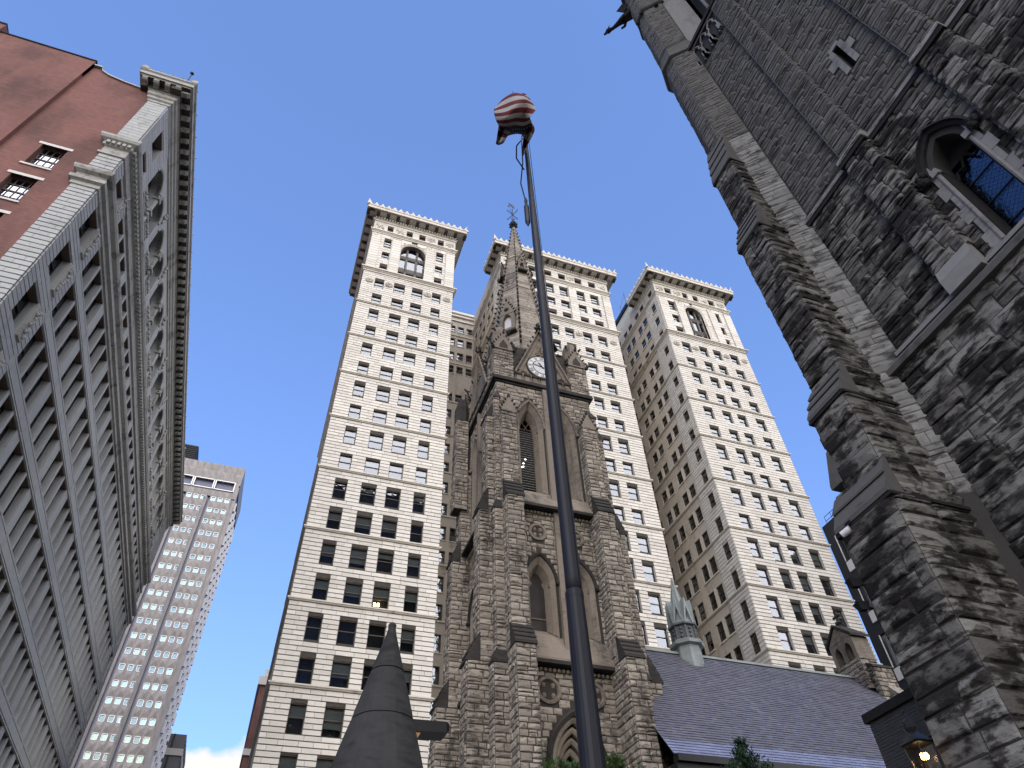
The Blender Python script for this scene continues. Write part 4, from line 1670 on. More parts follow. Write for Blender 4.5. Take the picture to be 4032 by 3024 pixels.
def lancet(fr, cu, v0, vs, wi, ki, wo, ko, depth, fill, wall, vtop):
    """splayed pointed opening: outer half-width wo at the wall face, inner half-width wi at the given depth"""
    po = arch_profile(cu - wo, cu + wo, vs, 'pointed', 8, ko)
    pi_ = arch_profile(cu - wi, cu + wi, vs, 'pointed', 8, ki)
    arch_fill(wall, fr, po, vtop, .02)
    mb = MB()
    lo = [(cu - wo, v0)] + po + [(cu + wo, v0)]
    li = [(cu - wi, v0 + .55)] + pi_ + [(cu + wi, v0 + .55)]
    lm = [(a * .45 + c * .55, b * .45 + d * .55) for (a, b), (c, d) in zip(lo, li)]
    rows = [[fr.p(a, b, 0) for a, b in lo], [fr.p(a, b, -depth * .35) for a, b in lm],
            [fr.p(a * .9 + c * .1, b * .9 + d * .1, -depth * .45) for (a, b), (c, d) in zip(lm, li)], [fr.p(a, b, -depth) for a, b in li]]
    for r0, r1 in zip(rows[:-1], rows[1:]):
        for i in range(len(r0) - 1):
            mb.quad(r0[i], r0[i + 1], r1[i + 1], r1[i])
    # sloped sill
    mb.quad(rows[0][0], rows[0][-1], rows[-1][-1], rows[-1][0])
    o = mb.build('lancet_jamb', T.trim, TR)
    # shafts with small capitals
    q = MB()
    for s in (-1, 1):
        u = cu + s * (wo * .5 + wi * .5 + .03)
        q.rings([[fr.p(u + .06 * math.cos(t), z, -depth * .5 + .06 * math.sin(t)) for t in [2 * PI * i / 7 for i in range(7)]] for z in (v0 + .35, vs - .12)])
        q.fbox(fr, u - .1, u + .1, vs - .14, vs + .06, -depth * .5 - .1, -depth * .5 + .11)
        q.fbox(fr, u - .1, u + .1, v0 + .1, v0 + .36, -depth * .5 - .1, -depth * .5 + .11)
    q.build('shaft', T.trim, TR)
    # hood mould
    q = MB()
    arch_ring(q, fr, cu - wo, cu + wo, vs, vs, 'pointed', ko, .14, 0, .12, 8, False, [(0, -.02), (.02, .09), (.12, .13), (.17, .05), (.17, -.02)])
    for s in (-1, 1):
        q.blob(fr.p(cu + s * (wo + .1), vs - .05, .1), .13, 5)
    q.build('hood_mould', T.cap if fill == 'glass' else T.trim, TR)
    poly = [(cu - wi, v0 + .5), (cu + wi, v0 + .5)] + pi_[::-1]
    apex = max(b for a, b in pi_)
    if fill == 'louvre':
        q = MB()
        q.prism(fr, poly, -depth - .5, -depth - .45)
        q.build('louvre_chamber', t_dark, TR)
        n = 26
        sl = MB()
        for i in range(n):
            z = v0 + .62 + (vs + .15 - v0 - .62) * i / (n - 1)
            sl.add([fr.p(cu - wi, z, -depth - .02), fr.p(cu + wi, z, -depth - .02), fr.p(cu + wi, z + .035, -depth - .02), fr.p(cu - wi, z + .035, -depth - .02),
                    fr.p(cu - wi, z + .12, -depth - .25), fr.p(cu + wi, z + .12, -depth - .25)], [(0, 1, 2, 3), (3, 2, 5, 4)])
        sl.build('louvre_slats', t_louv, TR, kind='stuff')
        tr = MB()
        for s in (-1, 1):
            a = [fr.p(cu + s * wi, vs + .25, -depth), fr.p(cu + s * wi * .6, vs + .38, -depth), fr.p(cu + s * wi * .25, vs + .30, -depth), fr.p(cu, vs + .55, -depth)]
            tr.tube(a, .03, 5)
            tr.tube([fr.p(cu, vs + .55, -depth), fr.p(cu + s * wi * .35, vs + .75, -depth), fr.p(cu + s * wi * .45, vs + .95, -depth)], .025, 5)
        tr.build('tracery', T.trim, TR)
    else:
        q = MB()
        q.prism(fr, poly, -depth - .06, -depth - .02)
        q.build('stained_window', M['glass_dim_brown'], TR)
        q = MB()
        q.fbox(fr, cu - wi, cu + wi, v0 + 1.1, v0 + 1.15, -depth - .02, -depth + .02)
        # trefoil cusps
        for s in (-1, 1):
            q.prism(fr, [(cu + s * wi, vs - .12), (cu + s * (wi - .13), vs + .12), (cu + s * (wi - .04), vs + .3), (cu + s * wi, vs + .3)][::s], -depth - .02, -depth + .03)
        q.build('cusps', T.trim, TR)
    return rect_hole(cu - wo, cu + wo, v0 - 1.0, vs), arch_hole(cu - wo - .14, cu + wo + .14, v0, vs, 'pointed', ko)


M['glass_dim_brown'] = plain_mat("dusty_leaded_glass", (0.055, 0.048, 0.048), .35, 0, .4, 2.0, .4)
t_wall = MB()


def tower_face(fr, mid, visible=1.0, portal=True):
    """mid: u of the face centre"""
    c1, c2 = mid - 1.04, mid + 1.04
    gr, hol = [], []
    for cu in (c1, c2):
        # upper belfry, second stage
        for v0, vs, wi, ki, wo, ko, dep, fill in ((24.15, 29.0, .42, 2.2, .80, 1.75, .75, 'louvre'), (16.05, 18.85, .38, 1.2, .74, 1.1, .6, 'glass')):
            r = 2 * wo * ko
            top = vs + math.sqrt(r * r - (r - wo) ** 2)
            gr.append((cu - wo, cu + wo, v0, top))
            hol += list(lancet(fr, cu, v0, vs, wi, ki, wo, ko, dep, fill, t_wall, top))
    if portal:
        wo, vs = 1.12, 10.75
        top = vs + math.sqrt((2 * wo) ** 2 - wo ** 2)
        gr.append((mid - wo, mid + wo, 6.0, top))
        arch_fill(t_wall, fr, arch_profile(mid - wo, mid + wo, vs, 'pointed', 10, 1.0), top, .02)
        hol.append(arch_hole(mid - wo - .2, mid + wo + .2, 6.0, vs, 'pointed', 1.0))
        q = MB()
        for k in range(4):
            o = -.2 * k
            arch_ring(q, fr, mid - wo - o, mid + wo + o, 6.0, vs, 'pointed', 1.0, .14, -.2 * k, -.2 * k, 10, True,
                      [(-.2, -.2 * k - .22), (-.2, -.2 * k - .05), (-.1, -.2 * k + .02), (0, -.2 * k)])
        q.build('portal_arch', T.trim, TR)
        q = MB()
        arch_ring(q, fr, mid - wo, mid + wo, vs, vs, 'pointed', 1.0, .2, 0, .14, 10, False, [(0, 0), (0, .1), (.14, .18), (.24, .1), (.24, 0)])
        q.build('hood_mould', T.cap, TR)
        q = MB()
        w2 = wo - .78
        q.prism(fr, [(mid - wo, 6.0), (mid + wo, 6.0)] + arch_profile(mid - wo, mid + wo, vs, 'pointed', 10, 1.0)[::-1], -1.2, -1.1)
        q.build('portal_recess', M['glass_dim_brown'], TR)
        q = MB()
        for s in (-1, 1):
            arch_ring(q, fr, mid + s * .3 - .27, mid + s * .3 + .27, 8.0, 10.5, 'pointed', 1.0, .07, -1.1, -1.0, 6, True, [(0, -1.1), (0, -.95), (.07, -.95), (.07, -1.1)])
        cc = [2 * PI * i / 16 for i in range(17)]
        q.tube([fr.p(mid + .33 * math.cos(t), 11.5 + .33 * math.sin(t), -1.0) for t in cc], .05, 5)
        q.build('tracery', T.trim, TR)
    # round blind panels
    circs = []
    for cu in (c1, c2):
        for cv, rr in ((21.6, .42), (13.65, .5)):
            circs.append(circle_hole(cu, cv, rr + .05))
            q = MB()
            n = 18
            prf = [(rr + .08, 0), (rr + .08, .07), (rr - .05, .1), (rr - .1, .0), (rr - .2, -.12)]
            vs_ = [fr.p(cu + a * math.cos(2 * PI * i / n), cv + a * math.sin(2 * PI * i / n), b) for a, b in prf for i in range(n)]
            q.add(vs_, [(k * n + i, k * n + (i + 1) % n, (k + 1) * n + (i + 1) % n, (k + 1) * n + i) for k in range(len(prf) - 1) for i in range(n)])
            q.add(vs_[-n:], [tuple(range(n))])
            for t in range(4):
                a = PI / 4 + t * PI / 2
                q.blob(fr.p(cu + (rr - .2) * math.cos(a), cv + (rr - .2) * math.sin(a), -.06), .14, 6)
            q.build('round_panel', T.trim, TR)
    hol += circs
    return gr, hol


for fr, mid, e0, e1, side in ((S_, AX, BX0, BX1, 'S'), (W_, 3.1, 0, 6.2, 'W')):
    gr, hol = tower_face(fr, mid, portal=True)
    wall_grid(t_wall, fr, e0, e1, 0, 36.0, gr, .1)
    kw = dict(T.kw)
    T.st.courses(fr, e0, e1, 0, 14.45, holes=hol, **kw)
    T.st.courses(fr, e0, e1, 16.0, 23.0, holes=hol, **kw)
    T.st.courses(fr, e0, e1, 24.1, 32.2, holes=hol, **kw)
    lim0, lim1 = (10.4, 14.6) if side == 'S' else (1.0, 5.2)
    # strings and sloped sills between the buttresses
    for z0, zt, dp in ((14.85, 16.05, .42), (23.1, 24.15, .42)):
        q = MB()
        q.prism(Fr(fr.p(lim0, 0, 0), fr.n), [(-.02, z0 - .08), (dp, z0 - .08), (dp, z0 + .08), (.0, zt), (-.02, zt)], -(lim1 - lim0), 0)
        fix_normals(q.build('sloped_sill', T.trim, TR))
        q = MB()
        q.fbox(fr, lim0, lim1, z0 - .22, z0 - .06, -.02, dp + .08)
        q.build('string_course', T.cap, TR)
        q = MB()
        n = 20
        for i in range(n):
            q.blob(fr.p(lim0 + (lim1 - lim0) * (i + .5) / n, z0 - .36, .1), .1, 5)
        q.build('carved_bead', T.trim, TR)
    # central rib
    q = MB()
    for z0, z1 in ((15.4, 22.9), (23.5, 32.2)):
        q.prism(Fr(fr.p(mid, 0, 0), fr.u, fr.v), [(-.17, z0), (.17, z0), (.12, z1), (-.12, z1)], -.02, .22)
    q.build('centre_rib', T.trim, TR)
T.j.quad((BX1, BY0, 0), (BX1, BY1, 0), (BX1, BY1, 36), (BX1, BY0, 36))
T.j.quad((BX1, BY1, 0), (BX0, BY1, 0), (BX0, BY1, 36), (BX1, BY1, 36))
T.st.courses(face_east(BX1), BY0, BY1, 16, 32.2, **T.kw)
t_wall.build('tower_wall', M['trinity_joint'], TR)

# paired corner buttresses in three stages
P1, P2, P3 = 1.5, 1.0, .58
for cx, sx in ((9.95, 1), (15.0, -1)):
    a0, a1 = cx - .45, cx + .45
    for z0, zl, zt, p, pn, w in ((0, 14.85, 16.0, P1, P2, 1), (14.85, 22.9, 24.2, P2, P3, 1)):
        T.clad(a0, a1, BY0 - p, BY0, z0, zl, 'SWE')
        T.clad(a0 + .02, a1 - .02, BY0 - pn, BY0, zl, zt, 'SWE')
        T.weathering('S', a0, a1, BY0 - p, BY0 - pn, zl, zt, 4)
    T.clad(a0, a1, BY0 - P3, BY0, 24.2, 29.3, 'SWE')
    # gablet head with crockets
    q = MB()
    q.prism(S_.off(P3 + .06), [(a0 - .06, 29.25), (a1 + .06, 29.25), (cx, 30.4)], -P3, 0)
    q.build('gablet', T.trim, TR)
    q = MB()
    for k in range(4):
        for s in (-1, 1):
            t = k / 4
            crocket(q, (cx + s * (.5 - .45 * t), BY0 - P3 - .05, 29.3 + 1.05 * t), (s * .7, -.2, .4), .12)
    crocket(q, (cx, BY0 - P3, 30.4), (0, 0, 1), .17)
    q.build('crocket', T.cap, TR)
for cy, in ((27.55,), (32.65,)):
    for side in 'WE':
        a0, a1 = cy - .45, cy + .45
        xb = BX0 if side == 'W' else BX1
        s = -1 if side == 'W' else 1
        for z0, zl, zt, p, pn in ((0, 14.6, 15.9, P1, P2), (14.6, 22.5, 23.9, P2, P3)):
            x0, x1 = sorted((xb + s * p, xb))
            T.clad(x0, x1, a0, a1, z0, zl, 'SW' if side == 'W' else 'SE')
            x0, x1 = sorted((xb + s * pn, xb))
            T.clad(x0, x1, a0 + .02, a1 - .02, zl, zt, 'SW' if side == 'W' else 'SE')
            T.weathering(side, a0, a1, xb + s * p, xb + s * pn, zl, zt, 4)
        x0, x1 = sorted((xb + s * P3, xb))
        T.clad(x0, x1, a0, a1, 23.9, 29.2, 'SW' if side == 'W' else 'SE')
        T.weathering(side, a0, a1, xb + s * P3, xb, 29.2, 30.6, 2)
# square corner piers between the buttresses
for x0, x1 in ((8.85, 9.52), (15.48, 16.15)):
    for z0, z1, d in ((0, 14.35, 0), (14.35, 22.4, .2), (22.4, 30.6, .36)):
        a, b = (x0 + d, x1) if x0 < 12 else (x0, x1 - d)
        T.clad(a, b, 26.45 + d, 27.1, z0, z1, 'SWE')
        nd = {0: .2, .2: .36, .36: .55}[d]
        q = MB()
        na, nb = (x0 + nd, x1) if x0 < 12 else (x0, x1 - nd)
        q.rings([[(a - .06, 26.39 + d, z1), (b + .06, 26.39 + d, z1), (b + .06, 27.1, z1), (a - .06, 27.1, z1)],
                 [(a - .06, 26.39 + d, z1 + .12), (b + .06, 26.39 + d, z1 + .12), (b + .06, 27.1, z1 + .12), (a - .06, 27.1, z1 + .12)],
                 [(na, 26.45 + nd, z1 + .75), (nb, 26.45 + nd, z1 + .75), (nb, 27.1, z1 + .75), (na, 27.1, z1 + .75)]])
        q.build('weathering', T.cap, TR)

# parapet moulding, corbel blocks, corner pinnacles
q = MB()
for z0, z1, e in ((32.2, 32.35, .1), (32.35, 32.62, .24)):
    q.box(BX0 - e, BX1 + e, BY0 - e, BY1 + e, z0, z1)
q.build('parapet_moulding', T.cap, TR)
for fr, mid in ((S_, AX), (W_, 3.1)):
    n = 7
    for i in range(n):
        u = mid - 1.9 + 3.8 * (i + .5) / n
        q = MB()
        q.fbox(fr, u - .15, u + .15, 32.62, 33.1, -.1, .2)
        o = q.build('parapet_block', T.trim, TR)
        q = MB()
        q.fbox(fr, u - .2, u + .2, 33.1, 33.28, -.15, .27)
        q.build('block_cap', T.cap, o)


def pinnacle(cx, cy, r, z0, z1, z2):
    T.clad(cx - r, cx + r, cy - r, cy + r, z0, z1, 'SWE')
    q = MB()
    for a in range(4):
        d = (math.cos(a * PI / 2), math.sin(a * PI / 2))
        fr = Fr((cx + d[0] * (r + .03), cy + d[1] * (r + .03), 0), (-d[1], d[0], 0))
        q.prism(fr, [(-r * .95, z1 - .25), (r * .95, z1 - .25), (r * .8, z1 + .35), (0, z1 + 1.25), (-r * .8, z1 + .35)], -.25, .06)
    q.build('pinnacle_gablet', T.trim, TR)
    q = MB()
    for a in range(4):
        d = (math.cos(a * PI / 2), math.sin(a * PI / 2))
        fr = Fr((cx + d[0] * (r + .03), cy + d[1] * (r + .03), 0), (-d[1], d[0], 0))
        q.prism(fr, [(-r * .45, z1 - .15), (r * .45, z1 - .15), (r * .4, z1 + .2), (0, z1 + .7), (-r * .4, z1 + .2)], .055, .065)
    q.build('blind_arch', M['trinity_joint'], TR)
    q = MB()
    q.lathe((cx, cy), [(r * .86, z1 + .3), (r * .8, z2 - .6), (r * .6, z2 - .15), (r * .25, z2)], 8, PI / 8)
    q.build('pinnacle_cap', T.trim, TR)
    q = MB()
    for a in range(4):
        d = (math.cos(a * PI / 2), math.sin(a * PI / 2))
        e = (math.cos(a * PI / 2 + PI / 4), math.sin(a * PI / 2 + PI / 4))
        for k in range(4):
            for s in (-1, 1):
                t = k / 4
                crocket(q, (cx + d[0] * (r + .1) - d[1] * s * r * (1 - t) * .95, cy + d[1] * (r + .1) + d[0] * s * r * (1 - t) * .95, z1 + .15 + t * 1.2),
                        (-d[1] * s * .6 + d[0] * .4, d[0] * s * .6 + d[1] * .4, .4), .11)
        crocket(q, (cx + d[0] * (r + .05), cy + d[1] * (r + .05), z1 + 1.3), (d[0], d[1], .6), .17)
        crocket(q, (cx + e[0] * r * 1.35, cy + e[1] * r * 1.35, z1 - .2), (e[0], e[1], .3), .24)
        crocket(q, (cx + e[0] * r * .9, cy + e[1] * r * .9, z2 - .8), (e[0], e[1], .3), .16)
    q.build('crocket', T.cap, TR)


for cx in (9.9, 15.05):
    for cy in (27.55, 32.65):
        pinnacle(cx, cy, .66, 32.62, 35.5, 38.1)
# smaller pinnacle on the rear street corner seen beside the tower
for cx, cy in ((8.75, 32.4), (8.9, 27.3)):
    q = MB()
    if cy > 30:
        T.clad(cx - .4, cx + .4, cy - .4, cy + .4, 26.0, 33.2, 'SW')
        q.lathe((cx, cy), [(.5, 33.2), (.46, 34.6), (.3, 35.3), (.1, 35.6)], 8, PI / 8)
        q.build('pinnacle_cap', T.cap, TR)

# clock gables
dial_w = plain_mat("white_clock_ring", (0.66, 0.66, 0.66), .6, 0, .05)
dial_i = plain_mat("pale_blue_clock_centre", (0.56, 0.58, 0.60), .5, 0, .05)
black = plain_mat("black_clock_paint", (0.012, 0.012, 0.013), .5, 0, .05)
ROMAN = ['XII', 'I', 'II', 'III', 'IIII', 'V', 'VI', 'VII', 'VIII', 'IX', 'X', 'XI']


def numeral(mb, fr, cu, cv, txt, ang, h, n):
    """bars of a roman numeral standing radially at angle ang (clockwise from 12)"""
    wd = {'I': .32, 'V': .6, 'X': .6}
    tot = sum(wd[c] for c in txt)
    x = -tot / 2
    rx, ry = math.cos(-ang), math.sin(-ang)        # local right, in (u, v)
    ux, uy = math.sin(ang), math.cos(ang)          # local up (outward)

    def bar(x0, y0, x1, y1, t):
        a = (cu + rx * x0 * h + ux * y0 * h, cv + ry * x0 * h + uy * y0 * h)
        b = (cu + rx * x1 * h + ux * y1 * h, cv + ry * x1 * h + uy * y1 * h)
        dx, dy = b[0] - a[0], b[1] - a[1]
        L = math.hypot(dx, dy)
        px_, py_ = -dy / L * t * h, dx / L * t * h
        mb.quad(fr.p(a[0] - px_, a[1] - py_, n), fr.p(b[0] - px_, b[1] - py_, n), fr.p(b[0] + px_, b[1] + py_, n), fr.p(a[0] + px_, a[1] + py_, n))
    for c in txt:
        w = wd[c]
        m_ = x + w / 2
        if c == 'I':
            bar(m_, -.5, m_, .5, .085)
        elif c == 'V':
            bar(m_ - .2, .5, m_, -.5, .085)
            bar(m_ + .2, .5, m_, -.5, .05)
        else:
            bar(m_ - .2, .5, m_ + .2, -.5, .085)
            bar(m_ + .2, .5, m_ - .2, -.5, .05)
        x += w


for fr, mid in ((S_, AX), (W_, 3.1), (face_east(BX1), AY)):
    fr = fr.off(.12)
    q = MB()
    zb, za, hw = 33.25, 38.0, 1.85
    q.prism(fr, [(mid - hw, 32.6), (mid + hw, 32.6), (mid + hw, zb), (mid, za), (mid - hw, zb)], -.5, 0)
    g_ = q.build('clock_gable', T.trim, TR)
    q = MB()
    for s in (-1, 1):
        for w, dn in ((.0, .16), (.3, .07)):
            a, b = (mid + s * (hw - w), zb), (mid, za - w * 2.3)
            L = math.hypot(b[0] - a[0], b[1] - a[1])
            nx, ny = s * (za - zb) / L * .1, hw / L * .1
            pts = [(a[0], a[1]), (b[0], b[1]), (b[0] + nx * .2, b[1] + ny * 2.5), (a[0] + nx, a[1] + ny)]
            q.prism(fr, pts[::s], -.1, dn)
    q.build('gable_coping', T.trim, g_)
    q = MB()
    for s in (-1, 1):
        for k in range(9):
            t = (k + .5) / 9
            crocket(q, fr.p(mid + s * hw * (1 - t), zb + (za - zb) * t + .05, 0), fr.u * s * .75 + fr.v * .45, .15)
    for d in (fr.u, -fr.u, fr.n, -fr.n):
        crocket(q, fr.p(mid, za + .35, 0), d, .2)
    q.tube([fr.p(mid, za - .1, 0), fr.p(mid, za + .75, 0)], .1, 6)
    q.blob(fr.p(mid, za + .78, 0), .16, 6)
    q.build('crocket', T.cap, g_)
    q = MB()
    for k in range(26):
        t = k / 26
        y = 35.5 + 1.9 * t
        wv = (za - y) / (za - zb) * hw - .55
        for s in (-1, 1):
            if wv > 0:
                q.blob(fr.p(mid + s * wv * rnd.uniform(.2, .9), y, .02), .09, 5)
    for s in (-1, 1):
        for k in range(6):
            q.blob(fr.p(mid + s * (1.15 + .08 * k), 33.55 + .06 * (k % 3), .02), .09, 5)
    q.build('gable_carving', T.trim, g_)
    if fr.n[0] < -.5:
        continue
    cz, rr = 34.3, .98
    n = 40
    ang = [2 * PI * i / n for i in range(n)]

    def disc(r, d0, d1, mat, name, par):
        b = MB()
        b.prism(fr, [(mid + r * math.cos(a), cz + r * math.sin(a)) for a in ang], d0, d1)
        return b.build(name, mat, par)
    ck = disc(rr + .1, .0, .05, T.cap, 'clock_rim', TR)
    disc(rr, .05, .08, dial_w, 'clock_ring', ck)
    disc(.66, .08, .085, black, 'ring_line', ck)
    disc(.60, .085, .095, dial_i, 'clock_centre', ck)
    b = MB()
    for i, tx in enumerate(ROMAN):
        a = i * PI / 6
        numeral(b, fr, mid + .82 * math.sin(a), cz + .82 * math.cos(a), tx, a, .21, .086)
    for i in range(60):
        a = i * PI / 30
        u, v = math.sin(a), math.cos(a)
        b.quad(*[fr.p(mid + (r * u + s * .012 * v), cz + (r * v - s * .012 * u), .086) for r, s in ((.93, -1), (.97, -1), (.97, 1), (.93, 1))])
    b.build('numerals', black, ck)
    b = MB()
    for a, L, w in ((R(283), .72, .035), (R(327), .5, .05)):
        u, v = math.sin(a), math.cos(a)
        b.add([fr.p(mid + r * u + s * w * v * k, cz + r * v - s * w * u * k, .115) for r, s, k in ((-.16, -1, 1), (L * .7, -1, 1.1), (L, 0, 0), (L * .7, 1, 1.1), (-.16, 1, 1))], [(0, 1, 2, 3, 4)])
    b.build('clock_hands', black, ck)

# ------------------------------------------------------------------ spire
SL, ZT = .1155, 58.0


def hwid(z):
    return (ZT - z) * SL


sp = MB()
z0s = 32.6
cs = 1 / math.sqrt(1 + SL * SL)
spm = Masonry(M['trinity'], FLAT)
for k in range(8):
    a = -PI / 2 + k * PI / 4
    d = np.array((math.cos(a), math.sin(a), 0.0))
    fr = Fr(np.array((AX, AY, z0s)) + d * hwid(z0s), (-d[1], d[0], 0), -d * SL + np.array((0, 0, 1.0)))
    Ls = (57.0 - z0s) / cs
    t8 = math.tan(PI / 8)
    sp.quad(fr.p(-hwid(z0s) * t8, 0), fr.p(hwid(z0s) * t8, 0), fr.p(hwid(57) * t8, Ls), fr.p(-hwid(57) * t8, Ls))
    if k in (0, 1, 6, 7):
        spm.courses(fr, -2, 2, 0, Ls, (.34, .44), (.5, 1.0), (.018, .03), (.008, .012), shape=lambda v: (-hwid(z0s + v * cs) * t8, hwid(z0s + v * cs) * t8), split=0)
spo = sp.build('spire', M['trinity_joint'], TR)
spm.finish(spo, 'spire_stone', 'spire_stonework', 60)
rb, cl_ = MB(), []
for k in range(8):
    a = -PI / 2 + PI / 8 + k * PI / 4
    d = np.array((math.cos(a), math.sin(a), 0.0))
    f = 1 / math.cos(PI / 8)
    rb.tube([np.array((AX, AY, z)) + d * hwid(z) * f for z in (33, 40, 48, 56.4)], [.1, .09, .07, .05], 5)
    z = 37.5
    while z < 56.2:
        s = .08 + .10 * (57 - z) / 20
        cl_.append((np.array((AX, AY, z)) + d * (hwid(z) * f + .03), a, s))
        z += .62
rb.build('spire_rib', T.trim, spo)
u_ = MB()
crocket(u_, (0, 0, 0), (1, 0, 0), 1.0)
u_me = u_.mesh('crocket', T.cap)
for c, a, s in cl_:
    o = link_mesh('crocket', u_me, spo, c, a)
    o.scale = (s, s, s)
q = MB()
for z in (50.9, 48.1, 45.6):
    q.rings([[(AX + r / math.cos(PI / 8) * math.cos(PI / 8 + i * PI / 4), AY + r / math.cos(PI / 8) * math.sin(PI / 8 + i * PI / 4), zz) for i in range(8)]
             for r, zz in ((hwid(z) + .01, z - .06), (hwid(z) + .07, z), (hwid(z) + .0, z + .1))])
q.build('spire_band', T.trim, spo)
pale_panel = plain_mat("pale_view_panel", (0.62, 0.60, 0.62), .7, 0, .1)  # pale panel put in for the bright wall beyond the open lucarne


def lucarne(a, z0, w, h, z_g):
    d = np.array((math.cos(a), math.sin(a), 0.0))
    dist = hwid(z0) + .18
    fr = Fr(np.array((AX, AY, 0.0)) + d * dist, (-d[1], d[0], 0))
    dp = dist - hwid(z_g) + .1
    q = MB()
    op = arch_profile(-w * .28, w * .28, z0 + h * .72, 'pointed', 5, 1.1)
    zt = max(v for u, v in op)
    q.fbox(fr, -w / 2, -w * .28, z0, z0 + h, -dp, 0)
    q.fbox(fr, w * .28, w / 2, z0, z0 + h, -dp, 0)
    arch_fill(q, fr, op, z0 + h + .02, .3)
    q.prism(fr, [(-w / 2 - .06, z0 + h), (w / 2 + .06, z0 + h), (0, z_g)], -dp, .03)
    o = q.build('lucarne', T.trim, spo)
    q = MB()
    q.prism(fr, [(-w * .28, z0), (w * .28, z0)] + op[::-1], -.3, -.26)
    q.build('lucarne_panel', pale_panel, o) if False else q.build('lucarne_view_panel', pale_panel, TR)
    q = MB()
    q.fbox(fr, -w * .62, w * .62, z0 - .2, z0, -dp, .22)
    for k in range(5):
        t = k / 5
        for s in (-1, 1):
            crocket(q, fr.p(s * (w / 2 + .05) * (1 - t), z0 + h + (z_g - z0 - h) * t, 0), fr.u * s * .8 + fr.v * .4, .05 + w * .07)
    crocket(q, fr.p(0, z_g, 0), fr.v, .06 + w * .09)
    q.build('lucarne_trim', T.cap, TR)
    q = MB()
    for i in range(5):
        q.blob(fr.p(.1 * w * math.cos(i * 1.26), z0 + h + .32 * (z_g - z0 - h) + .1 * w * math.sin(i * 1.26), .03), .06 * w + .03, 5)
    q.build('lucarne_carving', T.cap, TR)


for k in range(4):
    lucarne(-PI / 2 + PI / 4 + k * PI / 2, 39.2, 1.15, 2.1, 42.9)
    lucarne(-PI / 2 + k * PI / 2, 48.3, .62, 1.1, 50.6)
q = MB()
q.lathe((AX, AY), [(.13, 56.2), (.22, 56.5), (.14, 56.8), (.12, 57.1), (.34, 57.4), (.38, 57.65), (.2, 57.85), (.2, 58.05), (.06, 58.25)], 8)
for i in range(8):
    a = i * PI / 4
    crocket(q, (AX + .2 * math.cos(a), AY + .2 * math.sin(a), 57.35), (math.cos(a), math.sin(a), .2), .16)
q.build('spire_finial', T.cap, TR)
q = MB()
q.tube([(AX, AY, 58.0), (AX, AY, 61.0)], [.05, .03], 6)
for a in (R(25), R(115)):
    c, s = math.cos(a), math.sin(a)
    q.tube([(AX - .62 * c, AY - .62 * s, 59.45), (AX + .62 * c, AY + .62 * s, 59.45)], .03, 5)
    for e in (-1, 1):
        q.tube([(AX + e * .62 * c - .07 * s, AY + e * .62 * s, 59.35), (AX + e * .66 * c, AY + e * .66 * s, 59.6)], .04, 5)
        q.tube([(AX, AY, 58.5), (AX + e * .22 * c, AY + e * .22 * s, 58.35), (AX + e * .25 * c, AY + e * .25 * s, 58.6)], .03, 5)
for e in (-1, 1):
    q.tube([(AX, AY, 59.5), (AX + e * .3, AY + .1 * e, 60.2)], .025, 5)
q.build('weathervane_rod', M['dark_metal'], TR)
q = MB()
fv = Fr((AX, AY, 0), (.92, .38, 0))
q.prism(fv, [(-.42, 61.0), (-.2, 60.9), (.05, 61.02), (.28, 60.95), (.2, 61.15), (.32, 61.38), (.08, 61.28), (-.1, 61.42), (-.2, 61.22), (-.42, 61.3)], -.02, .02)
q.prism(fv, [(-.62, 60.5), (-.4, 60.42), (-.28, 60.6), (-.45, 60.7)], -.02, .02)
q.build('weathervane', M['dark_metal'], TR)
q = MB()
em = emit_mat("white_belfry_lamp", (1.0, .95, .85), 2.0)
for u, z in ((11.35, 27.05), (11.22, 26.72), (11.12, 26.42), (11.2, 26.48)):
    q.fbox(S_, u - .04, u + .04, z - .025, z + .025, -.80, -.76)
q.build('belfry_lamp', em, TR)

# ------------------------------------------------------------------ nave, slate roof, fleche, bellcote
NX0, NX1, EY, RY, EZ, RZ = 15.3, 32.6, 24.3, 30.1, 10.6, 17.7
rf = MB()
rf.quad((NX0, EY, EZ), (NX1, EY, EZ), (NX1, RY, RZ), (NX0, RY, RZ))
rf.quad((NX1, 2 * RY - EY, EZ), (NX0, 2 * RY - EY, EZ), (NX0, RY, RZ), (NX1, RY, RZ))
roof = rf.build('roof', M['slate'], TR)
sv = []
g = random.Random(2)
for _ in range(6):
    j = g.uniform(-.02, .02)
    sv.append((np.array([(-.5, -.5 + j, 0), (.5, -.5 - j, 0), (.5, -.5 - j, 1), (-.5, -.5 + j, 1), (.5, .6, .1), (-.5, .6, .1)], float),
               [(0, 1, 2, 3), (3, 2, 4, 5), (1, 4, 2), (0, 3, 5)]))
rfr = Fr((0, EY, EZ), (1, 0, 0), (0, RY - EY, RZ - EZ))
Ls = math.hypot(RY - EY, RZ - EZ)
sa, sb = Masonry(M['slate'], sv), Masonry(M['slate_blue'], sv)
sb.courses(rfr, NX0, NX1, 0.0, .95, (.19, .19), (.26, .34), (.03, .042), (.006, 0), bond=1, split=0)
sa.courses(rfr, NX0, NX1, .95, Ls - .05, (.185, .185), (.24, .32), (.022, .04), (.006, 0), bond=1, split=0)
sb.finish(roof, 'blue_slate', 'blue_slates', 290)
sa.finish(roof, 'slate', 'slates', 290)
q = MB()
q.box(NX0, NX1, RY - .12, RY + .12, RZ - .02, RZ + .1)
q.build('ridge_tile', M['lead'], TR)
q = MB()
q.box(NX0, NX1, EY - .28, EY + .1, EZ - .3, EZ - .05)
q.box(NX0, NX1, EY - .1, EY + .4, EZ - .75, EZ - .3)
q.build('gutter', M['dark_metal'], TR)
